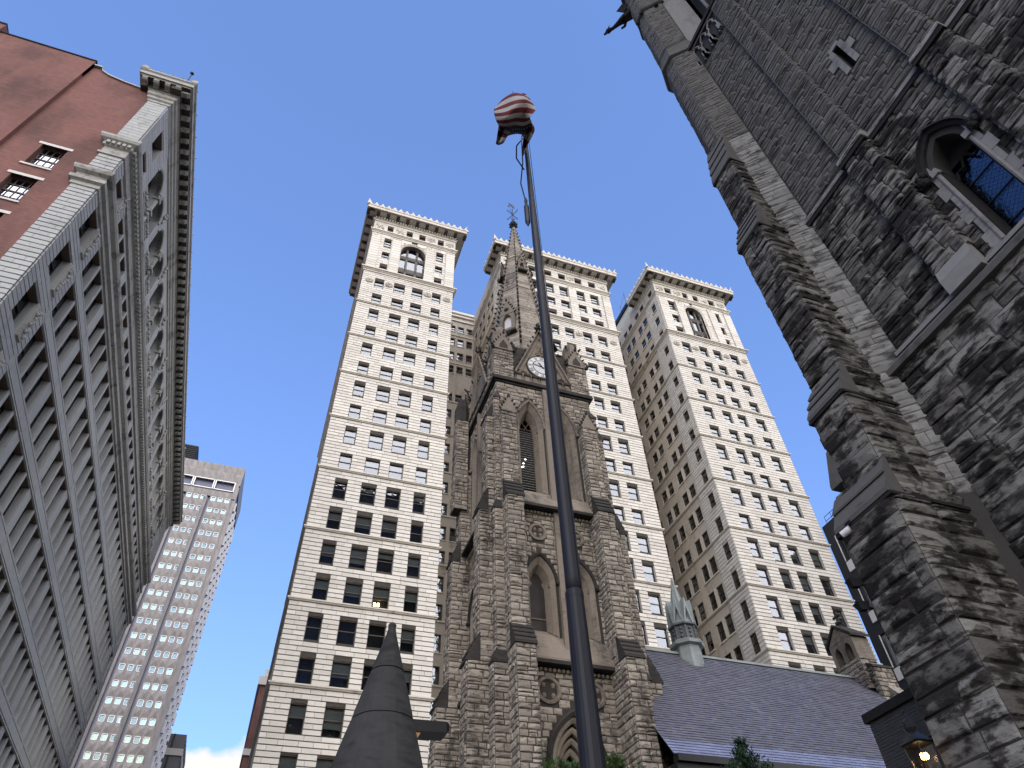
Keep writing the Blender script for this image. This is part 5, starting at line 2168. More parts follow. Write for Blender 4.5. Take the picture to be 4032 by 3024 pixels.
T.clad(NX0, NX1, EY + .4, 36.2, 0, EZ - .3, 'S')
for k in range(6):
    x = 17.2 + 2.7 * k
    T.clad(x - .4, x + .4, EY - .5, EY + .4, 0, 8.6, 'SW')
    q = MB()
    q.prism(face_south(EY - .55), [(x - .5, 8.6), (x + .5, 8.6), (x, 9.9)], -.9, 0)
    q.build('buttress_gablet', T.cap, TR)
    q = MB()
    arch_ring(q, face_south(EY + .36), x + .7, x + 2.0, 5.0, 7.8, 'pointed', 1, .2, 0, .15, 8)
    q.build('window_arch', T.trim, TR)
# lead-covered fleche on the ridge
FX, FY = 21.0, 30.1
q = MB()
q.lathe((FX, FY), [(.78, 16.2), (.74, 17.2), (.70, 18.05), (.92, 18.12), (.95, 18.3), (.72, 18.42)], 8, PI / 8)
q.build('fleche_base', M['lead'], TR)
lead_d = stone_mat("dark_lead", (0.12, 0.13, 0.14), (0.10, 0.11, 0.12), (0.05, 0.055, 0.06), .5, .7, .5, 4.0, .3, .01, rough=.6)
q = MB()
q.lathe((FX, FY), [(.68, 18.4), (.66, 19.15), (.82, 19.2), (.82, 19.3), (.6, 19.32)], 8, PI / 8)
for i in range(8):
    a = i * PI / 4
    d = np.array((math.cos(a), math.sin(a), 0))
    fr = Fr(np.array((FX, FY, 0)) + d * .64, (-d[1], d[0], 0))
    for z in (18.55, 18.8, 19.0):
        q.blob(fr.p(0, z, .0), .09, 5)
    e = PI / 8 + a
    q.tube([(FX + .72 * math.cos(e), FY + .72 * math.sin(e), 18.4), (FX + .7 * math.cos(e), FY + .7 * math.sin(e), 19.2)], .04, 5)
q.build('fleche_drum', lead_d, TR)
q = MB()
q.lathe((FX, FY), [(.72, 19.3), (.58, 19.7), (.42, 20.4), (.2, 21.4), (.03, 22.35)], 8, PI / 8)
for i in range(8):
    a = i * PI / 4
    d = np.array((math.cos(a), math.sin(a), 0))
    fr = Fr(np.array((FX, FY, 0)) + d * .70, (-d[1], d[0], 0))
    q.prism(fr, [(-.27, 19.3), (-.2, 19.3), (0, 20.25), (.2, 19.3), (.27, 19.3), (0.02, 20.75), (-.02, 20.75)], -.35, .03)
    e = PI / 8 + a
    q.tube([(FX + r * math.cos(e), FY + r * math.sin(e), z) for r, z in ((.74, 19.3), (.6, 19.75), (.43, 20.4), (.21, 21.4), (.03, 22.3))], .025, 4)
q.build('fleche_roof', M['lead'], TR)
# east gable wall with bellcote
q = MB()
ge = Fr((32.5, 0, 0), (0, -1, 0))
q.prism(ge, [(-35.9 + 0, EZ), (-24.1, EZ), (-24.1, EZ + .5), (-29.3, 17.5), (-29.3, 18.1), (-30.9, 18.1), (-30.9, 17.5), (-35.9, EZ + .5)], -.8, 0)
q.build('gable_wall', M['trinity'], TR)
bx0, bx1, by0, by1 = 31.7, 32.9, 29.15, 31.05
T.clad(bx0, bx1, by0, by1, 16.8, 18.6, 'SWE')
T.clad(bx0 + .3, bx1 + .45, by0 - .35, by0, 16.0, 17.9, 'SWE')
T.weathering('S', bx0 + .3, bx1 + .45, by0 - .35, by0, 17.9, 18.3, 1)
wfr = face_west(bx0, by1)
q = MB()
hs = []
for c in (.52, 1.38):
    pr = arch_profile(c - .27, c + .27, 19.15, 'pointed', 6, 1.1)
    t_ = max(v for u, v in pr)
    hs.append((c - .27, c + .27, 18.6, t_))
    arch_fill(q, wfr, pr, t_, .9)
wall_grid(q, wfr, 0, 1.9, 18.6, 19.9, hs, .9)
q.prism(wfr, [(0, 19.9), (1.9, 19.9), (.95, 20.75)], -1.15, .02)
q.box(bx0 + .02, bx1, by0 - .0, by0 + .1, 18.6, 19.9)
q.build('bellcote', M['trinity_trim'], TR)
q = MB()
for s in (-1, 1):
    q.prism(wfr, [(.95 + s * 1.12, 19.82), (.95 + s * 1.12, 19.98), (.95, 20.95), (.95, 20.78)][::s], -1.3, .12)
q.build('bellcote_coping', T.cap, TR)
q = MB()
q.quad((bx1 - .1, by0, 18.6), (bx1 - .1, by1, 18.6), (bx1 - .1, by1, 19.8), (bx1 - .1, by0, 19.8))  # dark sheet added as painted shade behind the bell openings
q.build('bellcote_painted_shade', t_dark, TR)
q = MB()
q.lathe((32.25, 30.1), [(.2, 20.8), (.12, 21.0), (.22, 21.15), (.1, 21.3), (.1, 21.9)], 6)
q.box(32.2, 32.3, 29.8, 30.4, 21.5, 21.62)
for i in range(4):
    crocket(q, (32.25 + .12 * math.cos(i * PI / 2), 30.1 + .12 * math.sin(i * PI / 2), 21.1), (math.cos(i * PI / 2), math.sin(i * PI / 2), 0), .12)
q.build('bellcote_cross', T.cap, TR)
T.finish()
# ------------------------------------------------------------------ dark rock-faced church tower close by on the right
KT = thing('church_tower', 'dark sooty rock-faced stone church tower with stepped buttress looming on the right', 'church', (16, 5, 0))
K = Church(KT, M['kirk'], M['kirk_joint'], M['kirk_cap'], M['kirk_trim'], (.28, .46), (.5, 1.35), (.04, .11), (.02, .02))
XW = 15.2


def U(y):
    return 20.0 - y


def kf(x):
    return face_west(x, 20.0)


KF = Church(KT, M['kirk_fine'], M['kirk_joint'], M['kirk_cap'], M['kirk_trim'], (.17, .33), (.4, 1.1), (.03, .085), (.016, .016))
k_wall = MB()
slatey = slate_mat("grey_slate_hanging", (0.055, 0.056, 0.06), (0.045, 0.046, 0.05))
glass_lead = glass_mat("leaded_blue_glass", (0.30, 0.40, 0.55), 0.12, 0.35, 0.02, 6.0)
lower = dict(ch=(.3, .54), ln=(.6, 1.5), p=(.04, .12), gap=(.022, .022))
upper = dict(ch=(.17, .33), ln=(.4, 1.1), p=(.03, .085), gap=(.016, .016))
# zone A: below the lower string
fa_ = kf(15.0)
k_wall.quad(fa_.p(U(8.9), 0), fa_.p(U(-4), 0), fa_.p(U(-4), 15.7), fa_.p(U(8.9), 15.7))
K.st.courses(fa_, U(8.6), U(-2.5), 0, 15.6, **lower)
# zone B with the traceried window
fb = kf(XW)
wy0, wy1, wz0, wvs = 3.2, 4.27, 16.2, 19.75
pr = arch_profile(U(wy1), U(wy0), wvs, 'pointed', 10, 1.25)
wtop = max(v for u, v in pr)
wall_grid(k_wall, fb, U(8.9), U(-4), 15.6, 23.9, [(U(wy1), U(wy0), wz0, wtop)], .7)
arch_fill(k_wall, fb, pr, wtop, .7)
hole_b = [arch_hole(U(wy1) - .34, U(wy0) + .34, wz0 - .1, wvs, 'pointed', 1.12), rect_hole(U(6.05), U(4.95), 15, 24), rect_hole(U(2.5), U(1.4), 15, 24)]
K.st.courses(fb, U(8.28), U(-2.5), 15.95, 23.35, holes=hole_b, ch=(.24, .42), ln=(.5, 1.25), p=(.04, .11), gap=(.02, .02))
for ya, yb in ((4.97, 6.05), (1.4, 2.48), ):
    K.clad(14.93, 15.25, ya, yb, 16.85, 23.3, 'SWN', ch=(.26, .42), ln=(.45, .8))
    q = MB()
    q.prism(Fr((0, yb, 0), (1, 0, 0)), [(14.82, 15.9), (15.2, 15.9), (15.2, 16.9), (14.93, 16.9), (14.82, 16.45)], -.0, yb - ya + .0)
    fix_normals(q.build('pilaster_base', M['kirk_trim'], KT))
# lower string and weathered ledge
q = MB()
q.prism(Fr((0, 8.75, 0), (1, 0, 0)), [(14.78, 15.42), (15.1, 15.42), (15.22, 16.0), (15.12, 16.0), (14.78, 15.62)], 0, 12.0)
fix_normals(q.build('lower_ledge', M['kirk_cap'], KT))
q = MB()
q.fbox(fb, U(8.3), U(-3), 15.98, 16.12, 0, .16)
q.build('ledge_roll', M['kirk_trim'], KT)
# middle string, breaking forward over the pilasters
for ya, yb, x in ((6.1, 8.45, 15.2), (4.9, 6.12, 14.9), (2.52, 4.9, 15.2), (1.34, 2.54, 14.9), (-3, 1.34, 15.2)):
    q = MB()
    q.prism(Fr((0, yb, 0), (1, 0, 0)), [(x - .14, 23.45), (15.4, 23.45), (15.4, 24.0), (x + .1, 24.0), (x - .14, 23.6)], 0, yb - ya)
    fix_normals(q.build('middle_string', M['kirk_pale'], KT))
    q = MB()
    q.box(x - .11, 15.4, ya, yb, 23.25, 23.46)
    q.build('string_drip', M['hood'], KT)
# zone C
fc = kf(15.32)
sl0, sl1 = 27.05, 28.98
wall_grid(k_wall, fc, U(8.9), U(-4), 23.9, 43.1, [(U(3.82), U(3.56), sl0, sl1)], .6)
hole_c = [rect_hole(U(6.02), U(4.98), 23, 43), rect_hole(U(2.47), U(1.43), 23, 43)]
pale = [(3.82, 4.05, 27.1, 27.95), (3.82, 4.34, 27.95, 28.5), (3.82, 4.05, 28.5, 28.98), (3.33, 3.56, 27.1, 27.95), (3.07, 3.56, 27.95, 28.5), (3.33, 3.56, 28.5, 28.98),
        (3.45, 3.95, 28.98, 29.2)]
for a, b, c, d in pale:
    q = MB()
    q.fbox(fc, U(b) + .006, U(a) - .006, c + .006, d - .006, -.02, .06)
    q.build('pale_quoin', M['kirk_trim'], KT)
hole_c += [rect_hole(U(b), U(a), c, d) for a, b, c, d in pale] + [rect_hole(U(3.82), U(3.56), sl0, sl1)]
ARC = [8.12, 7.38, 6.64] + [4.36 - .01, 3.62, 2.95] + [0.9, .2]
hole_c += [rect_hole(U(8.5), U(6.25), 40.3, 43), rect_hole(U(4.75), U(2.6), 40.3, 43), rect_hole(U(1.2), U(-1), 40.3, 43)]
KF.st.courses(fc, U(8.25), U(-2.5), 24.1, 42.9, holes=hole_c, **upper)
q = MB()
q.prism(fc, [(U(3.82), sl0), (U(3.56), sl0), (U(3.56), sl1), (U(3.82), sl1)], -.6, -.55)
q.build('slit_opening', t_dark, KT)
for ya, yb in ((4.98, 6.02), (1.43, 2.47)):
    KF.clad(15.12, 15.4, ya, yb, 24.1, 42.9, 'SWN', **upper)
    q = MB()
    q.box(15.09, 15.13, yb - .01, yb + .02, 24.1, 42.9)
    q.build('pilaster_arris', M['kirk_cap'], KT)
# blind trefoil arcade under the belfry string
for y in ARC:
    c = U(y)
    q = MB()
    q.fbox(fc, c - .36, c + .36, 40.4, 42.75, -.02, .02)  # flat dark slab, not sunk; paints the shade of the arcade recess
    q.build('arcade_shade_panel', t_dark, KT)
    q = MB()
    for s in (-1, 1):
        q.tube([fc.p(c + s * .34, 40.9, .1), fc.p(c + s * .34, 41.6, .12), fc.p(c + s * .2, 41.85, .12), fc.p(c + s * .26, 42.1, .12), fc.p(c + s * .12, 42.35, .12), fc.p(c, 42.5, .12)], .05, 5)
        q.fbox(fc, c + s * .34 - .1, c + s * .34 + .1, 40.3, 40.9, 0, .24)
        for k in range(2):
            q.fbox(fc, c + s * .2 - .03, c + s * .2 + .03, 40.25 - .15 * k, 40.85, .0, .2)
    q.build('arcade_trefoil', M['kirk_trim'], KT)
q = MB()
q.fbox(fc, U(8.5), U(-3), 42.75, 43.1, -.05, .3)
q.build('belfry_string', M['hood'], KT)
q = MB()
q.fbox(fc, U(8.5), U(-3), 42.55, 42.75, -.05, .18)
q.build('belfry_string_roll', M['kirk_cap'], KT)
# zone D: belfry
fd = kf(15.32)
gd = []
for c, in ((6.55,), (.9,)):
    a, b = U(c + 1.75), U(c - 1.75)
    p_o = arch_profile(a, b, 52.0, 'pointed', 10, 1.0)
    p_i = arch_profile(U(c + .82), U(c - .82), 52.0, 'pointed', 10, 1.2)
    top = max(v for u, v in p_o)
    gd.append((a, b, 43.1, top))
    arch_fill(k_wall, fd, p_o, top, .02)
    q = MB()
    lo = [(a, 43.1)] + p_o + [(b, 43.1)]
    li = [(U(c + .82), 43.1)] + p_i + [(U(c - .82), 43.1)]
    lm = [(u0 * .5 + u1 * .5, v0 * .5 + v1 * .5) for (u0, v0), (u1, v1) in zip(lo, li)]
    rows = [[fd.p(u, v, 0) for u, v in lo], [fd.p(u, v, -.35) for u, v in lm], [fd.p(u * .85 + s * .15, v * .85 + w * .15, -.42) for (u, v), (s, w) in zip(lm, li)], [fd.p(u, v, -1.0) for u, v in li]]
    for r0, r1 in zip(rows[:-1], rows[1:]):
        for i in range(len(r0) - 1):
            q.quad(r0[i], r0[i + 1], r1[i + 1], r1[i])
    q.build('belfry_jamb', M['kirk_trim'], KT)
    q = MB()
    q.prism(fd, [(U(c + .85), 43.1), (U(c - .85), 43.1)] + p_i[::-1], -1.6, -1.5)
    q.build('belfry_chamber', t_dark, KT)
    q = MB()
    q.tube([fd.p(U(c), 43.1, -.9), fd.p(U(c), 50.5, -.9)], .1, 8)
    q.fbox(fd, U(c) - .17, U(c) + .17, 50.5, 50.9, -1.05, -.75)
    for s in (-1, 1):
        q.tube([fd.p(U(c), 50.8, -.9), fd.p(U(c) + s * .3, 51.9, -.9), fd.p(U(c) + s * .8, 51.2, -.9)], .06, 6)
    q.build('belfry_shaft', M['kirk_trim'], KT)
wall_grid(k_wall, fd, U(8.9), U(-4), 43.1, 62.0, gd, .02)
KF.st.courses(fd, U(8.25), U(-2.5), 43.1, 60, holes=[arch_hole(a, b, 43.1, 52.0, 'pointed', 1.0) for a, b, c_, d_ in gd], **upper)
# body of the tower behind the skin
k_wall.quad((15.4, -4, 0), (25, -4, 0), (25, -4, 62), (15.4, -4, 62))
k_wall.quad((25, -4, 0), (25, 9.3, 0), (25, 9.3, 62), (25, -4, 62))
k_wall.quad((25, 9.3, 0), (15.3, 9.3, 0), (15.3, 9.3, 62), (25, 9.3, 62))
k_wall.quad((15.3, -4, 62), (25, -4, 62), (25, 9.3, 62), (15.3, 9.3, 62))
k_wall.build('tower_wall', M['kirk_joint'], KT)
# window: leaded glass, jambs, hood mould
q = MB()
q.prism(fb, [(U(wy1), wz0), (U(wy0), wz0)] + pr[::-1], -.72, -.68)
wn_ = q.build('leaded_window', glass_lead, KT)
q = MB()
for i in range(26):
    z = wz0 + .17 * i
    if z + .62 > wvs + .3:
        break
    for s in (0, 1):
        for j in range(6):
            u0 = U(wy1) + .178 * j
            a, b = ((u0, z), (u0 + .178, z + .17)) if s else ((u0 + .178, z), (u0, z + .17))
            q.add([fb.p(a[0] - .006, a[1], -.675), fb.p(a[0] + .006, a[1], -.675), fb.p(b[0] + .006, b[1], -.675), fb.p(b[0] - .006, b[1], -.675)], [(0, 1, 2, 3)])
q.build('lead_cames', M['dark_metal'], wn_, kind='stuff')
q = MB()
for z in (17.1, 18.1, 19.1):
    q.fbox(fb, U(wy1), U(wy0), z, z + .035, -.68, -.64)
q.build('saddle_bar', M['dark_metal'], wn_)
q = MB()
cu = .5 * (U(wy1) + U(wy0))
for s in (-1, 1):
    q.tube([fb.p(cu + s * .53, wvs - .25, -.6), fb.p(cu + s * .42, wvs + .05, -.6), fb.p(cu + s * .2, wvs + .0, -.6), fb.p(cu + s * .12, wvs + .22, -.6), fb.p(cu, wvs + .42, -.6)], .05, 5)
q.prism(fb, [(U(wy1), wvs + .35), (U(wy0), wvs + .35)] + arch_profile(U(wy1), U(wy0), wvs + .35, 'pointed', 6, 1.0)[::-1], -.66, -.6)
q.build('tracery', M['hood'], wn_)
for s in (-1, 1):
    e = U(wy1) if s < 0 else U(wy0)
    z = wz0
    k = 0
    while z < wvs + .1:
        w = .28 if k % 2 else .42
        q = MB()
        a, b = (e - w, e - .14) if s < 0 else (e + .14, e + w)
        q.fbox(fb, a, b, z + .008, z + .59, -.02, .07)
        q.build('pale_quoin', M['kirk_trim'], KT)
        z += .6
        k += 1
    q = MB()
    q.tube([fb.p(e + s * .08, wz0, .04), fb.p(e + s * .08, wvs - .1, .04)], .07, 8)
    q.fbox(fb, e + s * .08 - .11, e + s * .08 + .11, wvs - .15, wvs + .1, -.1, .16)
    q.build('jamb_shaft', M['kirk_trim'], KT)
    q = MB()
    q.fbox(fb, min(e, e + s * .02) - .03, max(e, e + s * .02) + .03, wz0, wvs, -.6, .02)  # solid black strip drawn as the dark line beside each shaft
    q.build('jamb_dark_strip', M['hood'], KT)
q = MB()
w_ = wy1 - wy0
arch_ring(q, fb, U(wy1), U(wy0), wvs, wvs, 'pointed', 1.25, .4, -.6, .2, 12, False,
          [(0, -.68), (.03, -.4), (.1, -.38), (.12, -.1), (.2, -.05), (.22, .1), (.33, .13), (.36, .24), (.44, .2), (.46, -.02)])
for s in (-1, 1):
    e = (U(wy1) - .4) if s < 0 else (U(wy0) + .4)
    for k in range(7):
        q.blob(fb.p(e + rnd.uniform(-.1, .1), wvs + .05 + rnd.uniform(-.2, .2), .18), .13, 6)
q.build('hood_mould', M['hood'], KT)

# stair turret with canted faces; pale dressed stones on the canted face beside the buttress
TX, TY, TR_ = 15.55, 9.5, 1.0
TP0 = [(15.25, 8.25), (14.39, 9.11), (14.39, 9.84), (15.2, 10.65), (16.4, 10.65), (16.4, 8.25)]


def tpoly(e, z):
    """turret outline grown by e"""
    k = e * .414
    return [(15.25 + e * .3, 8.25 - e * 1.2, z), (14.39 - e, 9.11 - k, z), (14.39 - e, 9.84 + k, z), (15.2 - k, 10.65 + e, z), (16.4, 10.65 + e, z), (16.4, 8.25 - e, z)][::-1]


q = MB()
q.rings([tpoly(0, z) for z in (0, 62.0)])
q.build('turret', M['kirk_joint'], KT)
faces = []
for (xa, ya), (xb, yb) in ((TP0[1], TP0[0]), (TP0[2], TP0[1]), (TP0[3], TP0[2])):
    d = np.array((xb - xa, yb - ya, 0.0))
    faces.append((Fr((xa, ya, 0), d), np.linalg.norm(d)))
KP = Masonry(M['kirk_pale'], ROUGH)
KP.courses(faces[0][0], 0, faces[0][1], 11.3, 31.5, ch=(.26, .5), ln=(.55, 1.2), p=(.02, .04), gap=(.014, .018), split=.25)
KP.finish(KT, 'corner_stone', 'corner_stones', 80)
for i, (fr, L) in enumerate(faces):
    for za, zb in ((31.5 if i == 0 else 0, 43.3), (44.9, 61.5)):
        KF.st.courses(fr, 0, L, za, zb, ch=(.2, .36), ln=(.35, .8), p=(.02, .06), gap=(.015, .018), split=0)
prof = [(.02, 42.9), (.2, 43.0), (.22, 43.3)]
for i in range(4):
    prof += [(.18 - .055 * i, 43.35 + .4 * i), (.12 - .055 * i, 43.72 + .4 * i), (.14 - .055 * i, 43.74 + .4 * i)]
prof.append((-.1, 45.0))
q = MB()
q.rings([tpoly(e, z) for e, z in prof])
q.build('turret_collar', M['kirk_cap'], KT)
q = MB()
q.rings([tpoly(e, z) for e, z in ((.0, 52.3), (.12, 52.5), (.12, 52.9), (0, 53.1))])
for x, y in ((14.2, 9.2), (14.25, 9.85), (14.9, 8.4)):
    q.blob((x, y, 52.2), .16, 6, (1, 1, 1.5))
q.build('turret_collar', M['hood'], KT)
q = MB()
q.rings([tpoly(e, z) for e, z in ((.0, 59.4), (.25, 59.8), (.25, 60.4), (0, 60.6))])
q.build('turret_collar', M['hood'], KT)
# gargoyle: a crouched winged beast reaching out from the turret
q = MB()
gd_ = np.array((-.55, .83, 0.0))
gs = np.array((-.83, -.55, 0.0))
g0 = np.array((TX, TY, 57.3)) + gd_ * .75
up = np.array((0, 0, 1.0))
q.tube([g0, g0 + gd_ * .5 + up * .05, g0 + gd_ * 1.0 + up * .12, g0 + gd_ * 1.5 + up * .05, g0 + gd_ * 1.95 - up * .05, g0 + gd_ * 2.25 + up * .12],
       [.38, .4, .33, .2, .13, .17], 8)
q.blob(g0 + gd_ * 2.35 + up * .12, .2, 7, (1.1, 1.1, .9))
q.tube([g0 + gd_ * 2.4 + up * .1, g0 + gd_ * 2.75 + up * .02], [.14, .07], 6)
q.tube([g0 + gd_ * 2.38 - up * .02, g0 + gd_ * 2.65 - up * .14], [.08, .04], 6)
for s in (-1, 1):
    q.tube([g0 + gd_ * 2.25 + gs * s * .1 + up * .25, g0 + gd_ * 2.12 + gs * s * .17 + up * .5], [.07, .02], 5)
    q.tube([g0 + gd_ * 1.0 + gs * s * .22, g0 + gd_ * 1.15 + gs * s * .3 - up * .4, g0 + gd_ * 1.45 + gs * s * .26 - up * .5], [.14, .1, .08], 6)
    w0 = g0 + gd_ * .7 + gs * s * .25 + up * .25
    q.add([w0, w0 + gd_ * .5 + gs * s * .3 + up * .65, w0 - gd_ * .1 + gs * s * .45 + up * .75, w0 - gd_ * .5 + gs * s * .3 + up * .3, w0 + gs * s * .12],
          [(0, 1, 2, 3), (3, 2, 1, 4), (4, 1, 0)])
q.build('gargoyle', M['hood'], KT)

# west buttress in four stages with stepped weatherings
for x0, y0, y1, za, zl, xn, zt, stp, ky in ((12.51, 8.81, 10.57, 0, 10.96, 12.87, 12.1, 2, lower), (12.87, 8.87, 10.15, 10.96, 14.47, 13.41, 15.85, 3, lower),
                                            (13.41, 8.90, 10.13, 14.47, 23.47, 13.96, 25.5, 4, dict(lower, ch=(.26, .46), ln=(.45, 1.1))),
                                            (13.96, 8.93, 10.15, 23.47, 29.2, 14.45, 32.4, 4, dict(upper, ch=(.24, .42)))):
    K.clad(x0, 15.0, y0, y1, za, zl, 'SWN', **ky)
    K.clad(xn, 15.0, y0 + .04, y1 - .04, zl, zt, 'SWN', **ky)
    K.weathering('W', y0, y1, x0, xn, zl, zt, stp)
    q = MB()
    q.box(x0 - .08, 14.9, y0 - .09, y1 + .09, zl - .12, zl - .03)
    q.build('string_drip', M['hood'], KT)
q = MB()
q.prism(Fr((12.82, 0, 0), (0, 1, 0)), [(10.1, 12.3), (10.5, 12.3), (10.5, 12.42), (10.16, 13.3), (10.1, 13.3)], 0.0, 1.9)
fix_normals(q.build('side_weathering', M['kirk_cap'], KT))
K.finish(200)
KF.finish(70)

# slate-hung wing behind the buttress
sw = MB()
sw.box(17.2, 34, 11.5, 16.42, 0, 9.1)
wing = sw.build('side_wing', M['kirk_joint'], KT)
sm = Masonry(slatey, sv)
sm.courses(face_west(17.2, 16.42), 0, 4.9, 0, 9.0, (.085, .085), (.2, .3), (.008, .014), (.004, 0), bond=1, split=0)
sm.courses(face_north(16.42), -34, -17.2, 4, 9.0, (.32, .32), (.5, .6), (.015, .022), (.004, 0), bond=1, split=0)
sm.finish(wing, 'slate_shingle', 'slate_shingles', 290)
q = MB()
q.box(17.1, 34.1, 11.4, 16.52, 9.05, 9.3)
q.build('parapet_cap', M['hood'], wing)

# ------------------------------------------------------------------ dark modern block between the tower and the buttress
MBK = thing('modern_office_block', 'dark modern office block with white floor strips and roof railing behind the church buttress', 'building', (75, 55, 0))
mw = face_west(70.0, 61.6)
q = MB()
hs = []
for k in range(7):
    hs.append((1.6, 9.0, 50.2 - 7.2 * k, 54.0 - 7.2 * k + .2))
wall_grid(q, mw, 0, 26, 0, 56.6, hs, .5)
q.quad((70, 61.6, 56.6), (70, 35, 56.6), (96, 35, 56.6), (96, 61.6, 56.6))
q.quad((96, 61.6, 0), (70, 61.6, 0), (70, 61.6, 56.6), (96, 61.6, 56.6))
q.build('wall', plain_mat("charcoal_cladding", (0.028, 0.031, 0.038), .5, .2, .2, .3), MBK)
for a, b, c, d in hs:
    q = MB()
    q.quad(mw.p(a, c, -.45), mw.p(b, c, -.45), mw.p(b, d, -.45), mw.p(a, d, -.45))
    q.build('window', M['glass_dark'], MBK)
    q = MB()
    q.quad(mw.p(a, c, -1.5), mw.p(b, c, -1.5), mw.p(b, d, -1.5), mw.p(a, d, -1.5))
    q.build('interior_wall', M['room'], MBK)
    q = MB()
    q.fbox(mw, a - .12, a, c, d, -.1, .1)
    for j in (1, 2, 3):
        q.fbox(mw, a + (b - a) * j / 4 - .06, a + (b - a) * j / 4 + .06, c, d, -.44, -.3)
    q.build('window_frame', M['white_metal'], MBK)
    q = MB()
    q.fbox(mw, a - .12, 9.0, c - 1.6, c - .2, -.05, .12)
    q.build('floor_strip', M['white_metal'], MBK)
rl = MB()
for i in range(14):
    rl.tube([mw.p(.6 + 1.25 * i, 56.6, -.6), mw.p(.6 + 1.25 * i, 58.1, -.6)], .04, 5)
for z in (57.4, 58.1):
    rl.tube([mw.p(.6, z, -.6), mw.p(18, z, -.6)], .045, 5)
rl.build('roof_railing', M['dark_metal'], MBK)
# ------------------------------------------------------------------ flagpole, flag, cone pier, lamps, trees
FPX_, FPY_ = 2.45, 5.03
fp = thing('flagpole', 'tall dark tapering flagpole standing in front of the church clock', 'flagpole', (FPX_, FPY_, 0))
q = MB()
q.lathe((FPX_, FPY_), [(.2, 0), (.2, .08), (.122, .12), (.115, 1.0), (.1, 3.3), (.081, 4.72)], 20)
q.build('lower_shaft', M['pole'], fp, smooth=False)
q = MB()
q.lathe((FPX_, FPY_), [(.073, 4.68), (.0725, 4.9), (.066, 8.0), (.056, 11.0), (.042, 13.2), (.036, 14.55)], 18)
q.build('upper_shaft', M['pole'], fp, smooth=True)
q = MB()
q.lathe((FPX_, FPY_), [(.083, 4.68), (.084, 4.70), (.083, 4.74), (.073, 4.76)], 20)
q.build('joint_collar', M['pole'], fp)
q = MB()
q.lathe((FPX_, FPY_), [(.04, 14.5), (.06, 14.55), (.06, 14.66), (.02, 14.72)], 12)
q.build('truck', M['dark_metal'], fp)
q = MB()
tc = np.array((FPX_, FPY_, 0))
side = np.array((-.89, .45, 0))
q.tube([tc + side * .07 + (0, 0, 14.5), tc + side * .09 + (0, 0, 13.4), tc + side * .16 + (0, 0, 12.6), tc + side * .10 + (0, 0, 11.9)], .012, 5)
q.tube([tc + side * .05 + (0, 0, 14.4), tc + side * .18 + (0, 0, 14.1), tc + side * .2 + (0, 0, 13.6), tc + side * .08 + (0, 0, 13.1)], .014, 5)
q.tube([tc + np.array((.06, -.05, 1.3)), tc + np.array((.055, -.05, 6.0)), tc + np.array((.05, -.045, 14.3))], .006, 4)
o = q.build('halyard', M['dark_metal'], fp)
q = MB()
b0 = tc + side * .10
q.lathe(b0[:2], [(.01, 11.15), (.045, 11.28), (.045, 11.75), (.02, 11.85), (.03, 11.95), (.012, 12.05)], 8)
q.build('halyard_weight', M['dark_metal'], fp)


def at(px, py, hd):
    """point at horizontal distance hd seen at photo pixel (px, py): turned once into fixed coordinates of the cloth"""
    d = np.array(((px - 2016) / 2680.0, -(py - 1512) / 2680.0, 1.0))
    w = _r * d[0] + _u * d[1] + _f * d[2]
    return CAM + w * (hd / math.hypot(w[0], w[1]))


def cloth(grid, nu, nv):
    """smooth surface through a small grid of points"""
    G = np.array(grid, float)

    def cr(P, t):
        n = len(P) - 1
        i = min(int(t * n), n - 1)
        s = t * n - i
        p0, p1, p2, p3 = P[max(i - 1, 0)], P[i], P[i + 1], P[min(i + 2, n)]
        return .5 * ((2 * p1) + (-p0 + p2) * s + (2 * p0 - 5 * p1 + 4 * p2 - p3) * s * s + (-p0 + 3 * p1 - 3 * p2 + p3) * s ** 3)
    out = []
    for j in range(nv + 1):
        row = np.array([cr(G[:, k], j / nv) for k in range(G.shape[1])])
        out.append([cr(row, i / nu) for i in range(nu + 1)])
    return out


kk = 400 / 1327.0
DST = [4.85, 4.72, 4.7, 4.82, 5.1, 5.45]
PXG = [[(345, 400), (430, 300), (560, 225), (680, 232), (785, 290)],
       [(315, 440), (440, 385), (590, 320), (720, 300), (805, 340)],
       [(322, 500), (455, 480), (600, 420), (740, 400), (862, 430)],
       [(350, 590), (470, 580), (600, 545), (720, 545), (790, 530)],
       [(385, 660), (475, 665), (600, 640), (700, 640), (800, 590)],
       [(455, 800), (520, 770), (610, 752), (700, 760), (830, 720)]]
grid = [[at(1850 + x * kk, 300 + y * kk, DST[r] + .12 * math.sin(c * 1.7 + r)) for c, (x, y) in enumerate(row)] for r, row in enumerate(PXG)]
FL = thing('flag', 'striped national flag billowing at the top of the flagpole', 'flag', (FPX_, FPY_, 13.0))


